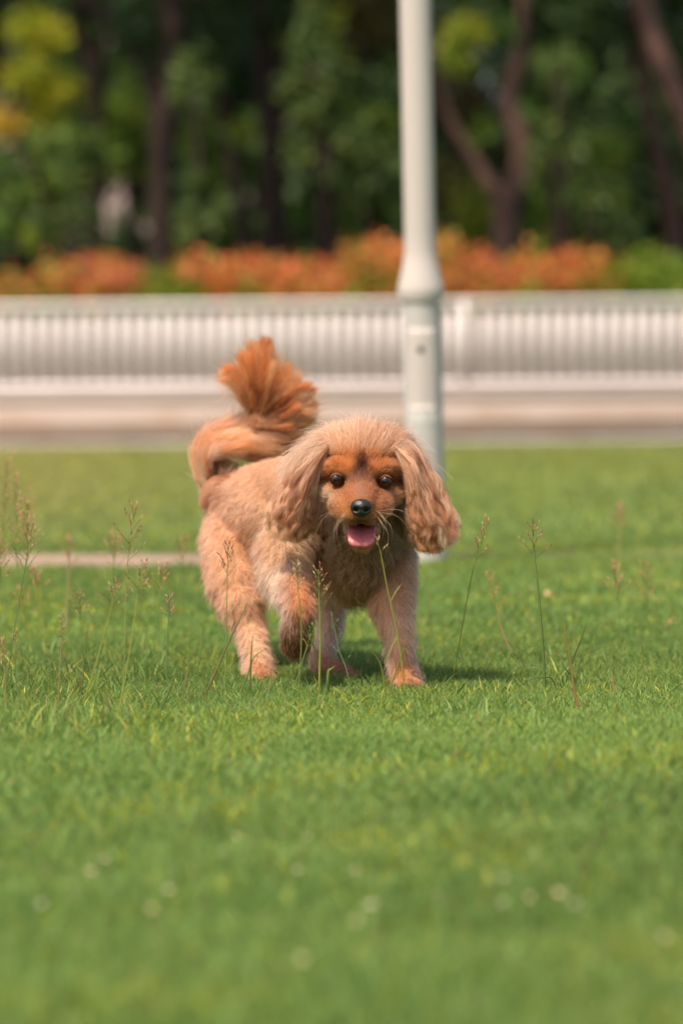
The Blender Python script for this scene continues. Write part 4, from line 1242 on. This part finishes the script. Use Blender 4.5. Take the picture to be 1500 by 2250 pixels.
# whiskers
W = []
for sgn in (-1, 1):
    for i in range(7):
        y0 = 1122 + 4 * (i % 4) + random.uniform(-2, 2); x0 = 793 + sgn * (30 + 5 * (i // 3) + random.uniform(0, 5))
        an = random.uniform(-.15, 1.15); ln_w = random.uniform(45, 105)
        x1 = x0 + sgn * ln_w * .5 * math.cos(an); y1 = y0 + ln_w * .5 * math.sin(an)
        x2 = x0 + sgn * ln_w * math.cos(an + .35); y2 = y0 + ln_w * math.sin(an + .35)
        W.append(spline([PX(x0, y0, 5.09), PX(x1, y1, 5.075), PX(x2, y2, 5.085)], 10))
hair_curves('whiskers', np.array(W), np.tile([.62, .45, .28], (len(W), 1)), .00020, .00006, dog)

# ================================================================== tall grass stalks, each a plant of its own
GRN = np.array([0.25, 0.33, 0.09]); DGN = np.array([0.15, 0.23, 0.07]); STR = np.array([0.52, 0.40, 0.20]); YG = np.array([0.38, 0.38, 0.08])
SDP = [np.array([0.50, 0.22, 0.16]), np.array([0.34, 0.12, 0.09]), np.array([0.62, 0.40, 0.27])]
SDO = [np.array([0.70, 0.34, 0.22]), np.array([0.62, 0.28, 0.20])]


def stalk(label, pts, Y=None, head=0, wide=1.0, cs=GRN, ct=None, seeds=SDP, w=2.8, dense=1.0, group='seeding grass stalks in the lawn', leafs=()):
    """pts: photo pixels from the foot up to the tip; head: length of the seed head in pixels"""
    foot = pts[0]
    if Y is None: Y = ground(foot[0], foot[1])[1]
    ct = cs if ct is None else ct
    g0 = PX(foot[0], foot[1], Y); g0[2] = 0
    r = empty('grass_stalk' if head else 'tall_grass_blade', tuple(g0))
    tag(r, label, 'grass stalk' if head else 'grass blade', group)
    P = [PX(a, b_, Y) for a, b_ in pts]; P[0][2] = -0.003
    P = np.array(P)
    P[:, 1] += np.linspace(0, 1, len(P)) * random.uniform(-.012, .012)
    S = spline(P, 26); px = m_px(Y)
    if head:
        m = MB(); k = len(S)
        seglen = np.linalg.norm(np.diff(S, axis=0), axis=1).sum()
        rad = np.interp(np.linspace(0, 1, k), [0, .75, 1], [w * .5 * px, w * .36 * px, w * .12 * px])
        m.tube(S, rad, 6)
        V = m.v[0]; h = np.clip((V[:, 2]) / max(V[:, 2].max(), 1e-3), 0, 1)[:, None]
        c = cs + (ct - cs) * np.clip(h * 1.5 - .2, 0, 1)
        # joints on the stem
        m.c = [c]; m.build('stem', M_seed, r)
        # seed head: whorled branchlets tipped with spikelets
        cum = np.concatenate([[0], np.cumsum(np.linalg.norm(np.diff(S, axis=0), axis=1))]); tot = cum[-1]
        hm = head * px
        m = MB(); nb = int((11 + 4 * random.random()) * dense)
        for i in range(nb):
            u = i / nb
            d = tot - hm * (1 - u) * .98
            o = np.array([np.interp(d, cum, S[:, j]) for j in range(3)])
            az = i * 2.4 + random.uniform(-.5, .5); el = math.radians(random.uniform(38, 62) + 18 * u)
            L = hm * (.50 * (1 - u) ** .7 + .14) * wide * random.uniform(.75, 1.15)
            dv = np.array([math.cos(az) * math.cos(el), math.sin(az) * math.cos(el), math.sin(el)])
            e1 = o + dv * L * .6; e2 = o + dv * L + np.array([0, 0, -L * .02])
            m.col = ct * .9
            m.tube([o, e1, e2], [.55 * px, .45 * px, .35 * px], 4)
            for q in (np.linspace(.5, 1, 3 if L > 26 * px else 2)):
                sp = o + dv * L * q
                dd = norm(dv + np.array([random.uniform(-.5, .5), random.uniform(-.5, .5), random.uniform(-.3, .35)]))
                ln_ = random.uniform(7, 11) * px
                m.col = random.choice(seeds) * random.uniform(.75, 1.25)
                m.tube([sp - dd * ln_ * .1, sp + dd * ln_ * .4, sp + dd * ln_], [.5 * px, 1.25 * px, .2 * px], 5)
        m.build('seed_head', M_seed, r)
    else:
        # a flat folded blade
        m = MB(); k = len(S); V = []; Q = []
        wprof = w * px * .38 * (1 - np.linspace(0, 1, k) ** 2.2 * .93)
        for i in range(k):
            tg = norm(S[min(i + 1, k - 1)] - S[max(i - 1, 0)]); a = norm(np.cross(tg, np.array([0.25, 1, 0.1])))
            b_ = np.cross(tg, a)
            for sx_, sy_ in ((-1, .0), (-.1, .35), (.1, .35), (1, 0), (.1, .12), (-.1, .12)):
                V.append(S[i] + a * wprof[i] * sx_ + b_ * wprof[i] * sy_)
        for i in range(k - 1):
            for j in range(6): Q.append((i * 6 + j, i * 6 + (j + 1) % 6, (i + 1) * 6 + (j + 1) % 6, (i + 1) * 6 + j))
        m.add(V, Q); V = np.array(V); h = np.repeat(np.linspace(0, 1, k), 6)[:, None]
        m.c = [cs + (ct - cs) * h]; me_o = m.build('grass_blade', M_grass, None); me_o.name = 'blade'
        me_o.parent = r; me_o.location = -r.location
    for (u, dx, dy, ww) in leafs:
        i = int(u * 25); o = S[i]
        e = o + np.array([dx * px, 0.004, -dy * px]); mid = (o + e) / 2 + np.array([0, 0, abs(dx) * .12 * px])
        q = spline([o, mid, e], 10); V = []; Q = []
        for j, p_ in enumerate(q):
            ww_ = ww * px * .5 * (1 - (j / 9) ** 2) + .2 * px
            V += [p_ + np.array([0, -ww_ * .5, -ww_]), p_ + np.array([0, ww_ * .5, ww_])]
        for j in range(9): Q.append((2 * j, 2 * j + 1, 2 * j + 3, 2 * j + 2))
        m = MB(); m.col = cs; m.add(V, Q); m.build('leaf', M_grass, r)
    return r

# left side of the photo
stalk('tall red tipped stalk leaning right at the far left, in sharp focus', [(8, 1562), (20, 1470), (38, 1350), (58, 1240), (70, 1163)], head=100, wide=.8, cs=GRN * .7, ct=DGN + .04)
stalk('tallest stalk left of the dog with a wide reddish seed head', [(262, 1562), (272, 1490), (275, 1380), (279, 1250), (287, 1190), (296, 1120)], head=118, wide=.9, cs=GRN, ct=np.array([.42, .33, .12]))
stalk('yellow green stalk left of the tallest one, its head bent to the right', [(170, 1580), (205, 1480), (222, 1420), (242, 1345), (256, 1280)], head=70, wide=1.0, cs=YG)
stalk('straight pale stalk right of the tallest one with narrow head', [(258, 1578), (275, 1490), (290, 1400), (302, 1310), (316, 1237)], head=85, wide=.8, cs=YG)
stalk('leaning blurred stalk with an open head, fourth from the dog on its left', [(298, 1535), (312, 1450), (325, 1370), (345, 1300), (366, 1247)], Y=5.55, head=72, wide=1.0, cs=GRN, seeds=SDO)
stalk('short stalk with bushy red head between the pale stalk and the left edge', [(152, 1590), (166, 1500), (176, 1420), (177, 1360), (174, 1303)], head=72, wide=.9, cs=GRN)
stalk('thin upright stalk with tight dark head just left of the rump', [(368, 1530), (366, 1460), (368, 1390), (371, 1345), (373, 1312)], head=50, wide=.6, cs=DGN + .03)
stalk('bare dry stalk with withered tight tip, short, at the lower left', [(128, 1560), (131, 1480), (135, 1410), (135, 1348)], head=70, wide=.18, cs=STR * .7, seeds=[STR, STR * .8])
stalk('short straw tipped stalk leaning right at the left edge', [(-2, 1560), (12, 1490), (28, 1430), (37, 1385)], head=32, wide=.25, cs=GRN * .8, seeds=[STR, STR * .8])
stalk('blurred pinkish stalk far behind, crossing the path left of the tallest one', [(147, 1400), (148, 1330), (152, 1250), (150, 1182)], head=64, wide=.9, cs=STR * .9, seeds=SDO, w=5)
stalk('faint blurred stalk whose head overlaps the path near the tallest one', [(246, 1420), (247, 1340), (250, 1260), (254, 1180)], head=76, wide=1.1, cs=GRN, seeds=SDO)
stalk('blurred stalk bending left with its head above the left end of the path', [(113, 1500), (100, 1390), (86, 1310), (78, 1255)], Y=5.9, head=46, wide=1.0, cs=YG, seeds=SDO)
stalk('very faint distant stalk just left of the dog over the path', [(408, 1400), (400, 1320), (396, 1250), (412, 1180)], head=80, wide=.9, cs=GRN, seeds=SDO)
for i, (pp, hh, nm) in enumerate((
    ([(8, 1690), (12, 1500), (8, 1250), (14, 1015)], 225, 'big blurred pink plume nearest the lens at the far left edge'),
    ([(40, 1680), (40, 1520), (38, 1280), (33, 1062)], 190, 'second blurred pink plume, just right of the nearest one'),
    ([(60, 1660), (62, 1520), (58, 1340), (60, 1105)], 120, 'smaller blurred plume right of the two big pink ones'),
    ([(-8, 1640), (-4, 1450), (0, 1300), (4, 1190)], 90, 'blurred plume cut off by the left edge, below the big ones'))):
    stalk(nm, pp, Y=4.35 + .15 * i, head=hh, wide=.75, cs=GRN, seeds=SDO, dense=1.7)
stalk('reddish blurred stub of a plume low at the left edge', [(14, 1560), (12, 1490), (8, 1450), (6, 1405)], Y=4.9, head=70, wide=.6, cs=STR * .8, seeds=SDO)
stalk('blurred reddish stalk low between the plumes and the dry stalk', [(66, 1500), (60, 1430), (56, 1360), (50, 1290)], Y=5.9, head=70, wide=.9, cs=GRN, seeds=SDO)

# around the dog
stalk('slender stalk in front of the hind leg with a sparse feathery head', [(493, 1528), (497, 1440), (498, 1340), (499, 1270), (501, 1192)], Y=5.05, head=78, wide=.8, cs=GRN)
stalk('stalk with a red bottle brush head in front of the lifted paw', [(700, 1568), (702, 1480), (704, 1390), (702, 1330), (699, 1250)], Y=4.98, head=92, wide=.75, cs=YG, ct=GRN, w=5)
stalk('thin stalk with a faint pale head left of the red one by the lifted paw', [(653, 1580), (658, 1490), (662, 1400), (657, 1320), (650, 1238)], Y=4.95, head=60, wide=.6, cs=GRN * .9, seeds=[STR, SDP[2]])
stalk('long stalk leaning left under the chin across the standing front leg', [(892, 1512), (880, 1440), (868, 1370), (850, 1290), (838, 1225), (826, 1178)], Y=5.03, head=36, wide=.7, cs=YG, ct=YG * .8, seeds=[SDP[1], SDP[2]], w=4, dense=.45, leafs=((.55, 26, -40, 3), (.35, -30, 60, 4)))
stalk('dark branching weed stalk leaning right between the front legs', [(776, 1525), (762, 1475), (745, 1430), (735, 1385), (726, 1345)], Y=5.03, head=120, wide=.35, cs=DGN + .03, seeds=[DGN, DGN + .04], dense=.6)
stalk('small yellowish flowering stalk leaning over the red bottle brush one', [(634, 1545), (655, 1485), (675, 1420), (692, 1372)], Y=5.0, head=60, wide=.5, cs=GRN * .8, seeds=[YG * .8, GRN * .7])

# right side
stalk('leaning pink headed stalk right of the ear', [(990, 1560), (1002, 1450), (1018, 1360), (1036, 1265), (1055, 1200), (1074, 1143)], Y=5.25, head=95, wide=.6, cs=YG * .8, ct=GRN, seeds=SDP[:1] + SDO)
stalk('tall dark green stalk with a fan shaped head standing alone on the right', [(1197, 1522), (1193, 1440), (1187, 1360), (1180, 1280), (1174, 1225), (1170, 1152)], Y=5.12, head=78, wide=.95, cs=DGN * .9, ct=GRN * .8, w=6.5, leafs=((.1, 30, 34, 5), (.13, -40, -6, 4)))
stalk('blurred yellow stalk bending left with an orange head right of the leaning one', [(1130, 1480), (1115, 1420), (1098, 1370), (1088, 1320), (1068, 1262)], Y=5.75, head=80, wide=.6, cs=STR * .8, ct=YG, seeds=SDO, w=6)
stalk('blurred orange headed stalk, left one of the two near the right edge', [(1388, 1585), (1372, 1500), (1362, 1400), (1357, 1320), (1348, 1240)], Y=5.75, head=92, wide=.85, cs=GRN, seeds=SDO)
stalk('faint blurred head without a visible stem, right one of the two near the right edge', [(1418, 1440), (1420, 1380), (1418, 1310), (1415, 1240)], Y=6.2, head=115, wide=.85, cs=GRN, seeds=SDO)
stalk('very faint distant stalk standing above the path at the right', [(1356, 1300), (1358, 1220), (1360, 1160), (1360, 1108)], Y=7.3, head=50, wide=.6, cs=STR, seeds=SDO)

# blades without a head
B_ = 'long single blades rising from the turf'
stalk('pale blade rising left of the pair of yellow stalks', [(176, 1560), (184, 1470), (191, 1400), (199, 1350)], w=5, cs=YG * .7, ct=STR * .8, group=B_)
stalk('dark blade leaning right beside the rump', [(345, 1575), (368, 1530), (388, 1475), (397, 1440)], w=5, cs=DGN, ct=DGN, group=B_)
stalk('yellow tipped blade leaning right, nearest the rump', [(390, 1580), (402, 1530), (415, 1460), (430, 1415)], w=5, cs=GRN, ct=STR * .8, group=B_)
stalk('thin straw blade leaning left beside the yellow tipped one', [(420, 1570), (412, 1500), (400, 1450), (395, 1425)], w=3.5, cs=STR * .7, ct=STR * .7, group=B_)
stalk('long blade crossing the hind leg diagonally up to the right', [(440, 1540), (468, 1490), (505, 1405), (530, 1355), (550, 1308)], Y=5.03, w=6, cs=np.array([.32, .2, .1]), ct=GRN, group=B_)
stalk('short blade bending right over the hind paw', [(520, 1520), (545, 1480), (558, 1445), (585, 1425)], Y=5.05, w=5, cs=GRN, ct=GRN, group=B_)
stalk('upright short green blade in front of the hind shank', [(550, 1510), (551, 1460), (553, 1420), (556, 1395)], Y=5.04, w=6, cs=GRN * .8, ct=GRN, group=B_)
stalk('white edged blade standing right of the hind paw', [(583, 1545), (592, 1510), (600, 1480), (608, 1465)], Y=5.0, w=3.5, cs=STR, ct=STR, group=B_)
stalk('green blade slanting left behind the red bottle brush stalk', [(712, 1505), (695, 1440), (680, 1400), (668, 1372)], Y=5.03, w=6, cs=GRN * .7, ct=GRN * .7, group=B_)
stalk('broad short leaf by the far hind paw', [(716, 1505), (722, 1480), (728, 1470), (736, 1462)], Y=5.05, w=14, cs=GRN * 1.1, ct=GRN, group=B_)
stalk('blade crossing the leaning stalk on the standing front leg', [(846, 1535), (866, 1485), (885, 1430), (902, 1375)], Y=5.0, w=5, cs=YG, ct=GRN, group=B_)
stalk('yellow blade left of the standing front paw', [(850, 1510), (838, 1470), (828, 1445), (815, 1430)], Y=5.05, w=5, cs=YG, ct=YG, group=B_)
stalk('long straw coloured bare stem at the right, thicker and nearer', [(1272, 1605), (1262, 1520), (1250, 1440), (1240, 1385), (1233, 1335)], Y=4.8, w=8, cs=np.array([.50, .27, .14]), ct=YG, group=B_)
stalk('dark blade leaning right behind the straw coloured stem', [(1236, 1505), (1258, 1450), (1278, 1400), (1291, 1360)], Y=5.2, w=5, cs=DGN, ct=DGN, group=B_)
stalk('short dark blade leaning left across the straw coloured stem', [(1272, 1515), (1260, 1490), (1242, 1470), (1230, 1450)], Y=5.15, w=7, cs=DGN, ct=DGN, group=B_)
stalk('thin arching leaf curving far over to the right edge', [(1262, 1490), (1275, 1450), (1300, 1430), (1345, 1418), (1400, 1419)], Y=5.2, w=3, cs=GRN * .8, ct=GRN * .7, group=B_)
stalk('thin arching leaf inside the larger arch at the right', [(1308, 1500), (1315, 1470), (1330, 1440), (1352, 1425)], Y=5.25, w=3, cs=GRN * .8, ct=GRN, group=B_)
stalk('thin leaf arching left between the two right stalks', [(1155, 1500), (1150, 1460), (1130, 1435), (1090, 1418)], Y=5.4, w=3, cs=GRN * .8, ct=GRN, group=B_)
stalk('low dark arch of leaf at the foot of the tall dark stalk', [(1226, 1510), (1212, 1492), (1190, 1488), (1165, 1492), (1155, 1500)], Y=5.1, w=4, cs=DGN, ct=DGN, group=B_)
for i, (x, y, dx, h, c) in enumerate(((22, 1600, 14, 110, GRN), (60, 1580, 22, 90, YG), (96, 1600, -10, 95, GRN), (222, 1610, 20, 120, YG * .8), (248, 1600, -18, 90, STR * .7), (318, 1590, 26, 105, GRN), (430, 1590, 12, 80, GRN), (456, 1560, -14, 100, YG), (610, 1580, 20, 60, GRN), (760, 1580, -14, 55, YG), (960, 1560, 18, 55, GRN), (1100, 1580, -16, 50, GRN), (1345, 1590, 15, 60, YG), (1440, 1600, -12, 70, GRN))):
    where = ['at the far left corner of the tall grass', 'leaning right under the red tipped stalk', 'leaning left beside the short bushy stalk', 'leaning right below the tallest stalk', 'dry, leaning left below the tallest stalk', 'leaning right below the open headed stalk', 'low beside the hind leg', 'yellowish, leaning left before the hind leg', 'below the lifted paw', 'yellowish, below the chest', 'right of the standing front paw', 'left of the lone dark stalk', 'yellowish, below the right pair of stalks', 'near the right edge'][i]
    stalk('short loose blade ' + where, [(x, y), (x + dx * .3, y - h * .5), (x + dx, y - h)], w=5, cs=c, ct=c * 1.1, group=B_)

# fallen leaves and pale flecks on the turf
def litter(name, label, px, py, size, col, cat, group=None, lift=.022):
    g = ground(px, py); Y = g[1]
    o = PX(px, py, Y) + np.array([0, 0, lift * .4])
    m = MB(); n = 14; V = []; Q = []; T = []
    a0 = random.random() * 6.28
    for k in range(2):
        for i in range(n):
            th = 2 * math.pi * i / n
            x = math.cos(th) * size * (1 + .12 * math.sin(3 * th)); y = math.sin(th) * size * .62
            V.append(o + np.array([x * math.cos(a0) - y * math.sin(a0), (x * math.sin(a0) + y * math.cos(a0)), .35 * size * (x / size) ** 2 + size * .25 * math.sin(th + a0) + .0008 * k]))
        V.append(o + np.array([0, 0, .0008 * k]))
    for i in range(n):
        T.append((n, i, (i + 1) % n)[::-1]); T.append((2 * n + 1, n + 1 + i, n + 1 + (i + 1) % n))
        Q.append((i, (i + 1) % n, n + 1 + (i + 1) % n, n + 1 + i))
    m.col = np.asarray(col); m.add(V, Q, T)
    ob = m.build(name, M_seed, None)
    tag(ob, label, cat, group)

litter('fallen_leaf', 'pale peach fallen leaf lying on the turf right of the lone dark stalk', 1206, 1318, .011, (.85, .55, .33), 'leaf')
litter('fallen_leaf', 'small orange fallen leaf on the turf at the right edge', 1468, 1380, .007, (.75, .35, .15), 'leaf')
litter('fallen_leaf', 'brownish dry leaf lying behind the standing front leg', 940, 1408, .011, (.42, .25, .12), 'leaf')
litter('fallen_leaf', 'reddish dry leaf in the shaded grass left of the dog', 350, 1525, .005, (.6, .28, .15), 'leaf')
FLN = ['largest tiny pale flower at the lower left, left one of a close pair', 'smaller tiny pale flower at the lower left, right one of a close pair', 'lone tiny flower below and right of the lower left pair', 'tiny pale flower nearest the left edge of the photo', 'tiny yellowish flower left of centre, below the lone one', 'upper left tiny flower of the loose group at the centre', 'upper right tiny flower of the loose group at the centre', 'larger tiny flower of the central group, furthest right', 'lowest tiny flower of the loose group at the centre',
       'topmost tiny flower of the cluster at the lower right', 'middle tiny flower of the cluster at the lower right', 'lowest left tiny flower of the cluster at the lower right', 'brightest tiny flower of the lower right cluster, upper one of its right pair', 'tiny flower at the right end of the lower right cluster', 'lowest tiny flower of all, at the bottom centre', 'tiny flower by the right edge near the bottom', 'faint tiny flower far up the turf left of centre', 'faint tiny flower far up the turf at the centre']
FL = 'small pale flowers scattered in the blurred foreground turf'
for i, (x, y, sz) in enumerate(((200, 1968, .0055), (232, 1940, .004), (372, 2010, .0045), (92, 2045, .005), (337, 2055, .005), (655, 1965, .004), (783, 1968, .0045), (815, 2045, .0055), (780, 2085, .005), (1108, 1985, .004), (1165, 2030, .005), (1104, 2042, .004), (1230, 2018, .0055), (1262, 2045, .0045), (664, 2172, .006), (1462, 2120, .005), (520, 1890, .004), (676, 1890, .0035))):
    litter('tiny_flower', FLN[i], x, y, sz * .72, ((.72, .60, .38), (.68, .58, .44))[i % 2], 'flower', FL, lift=.05)
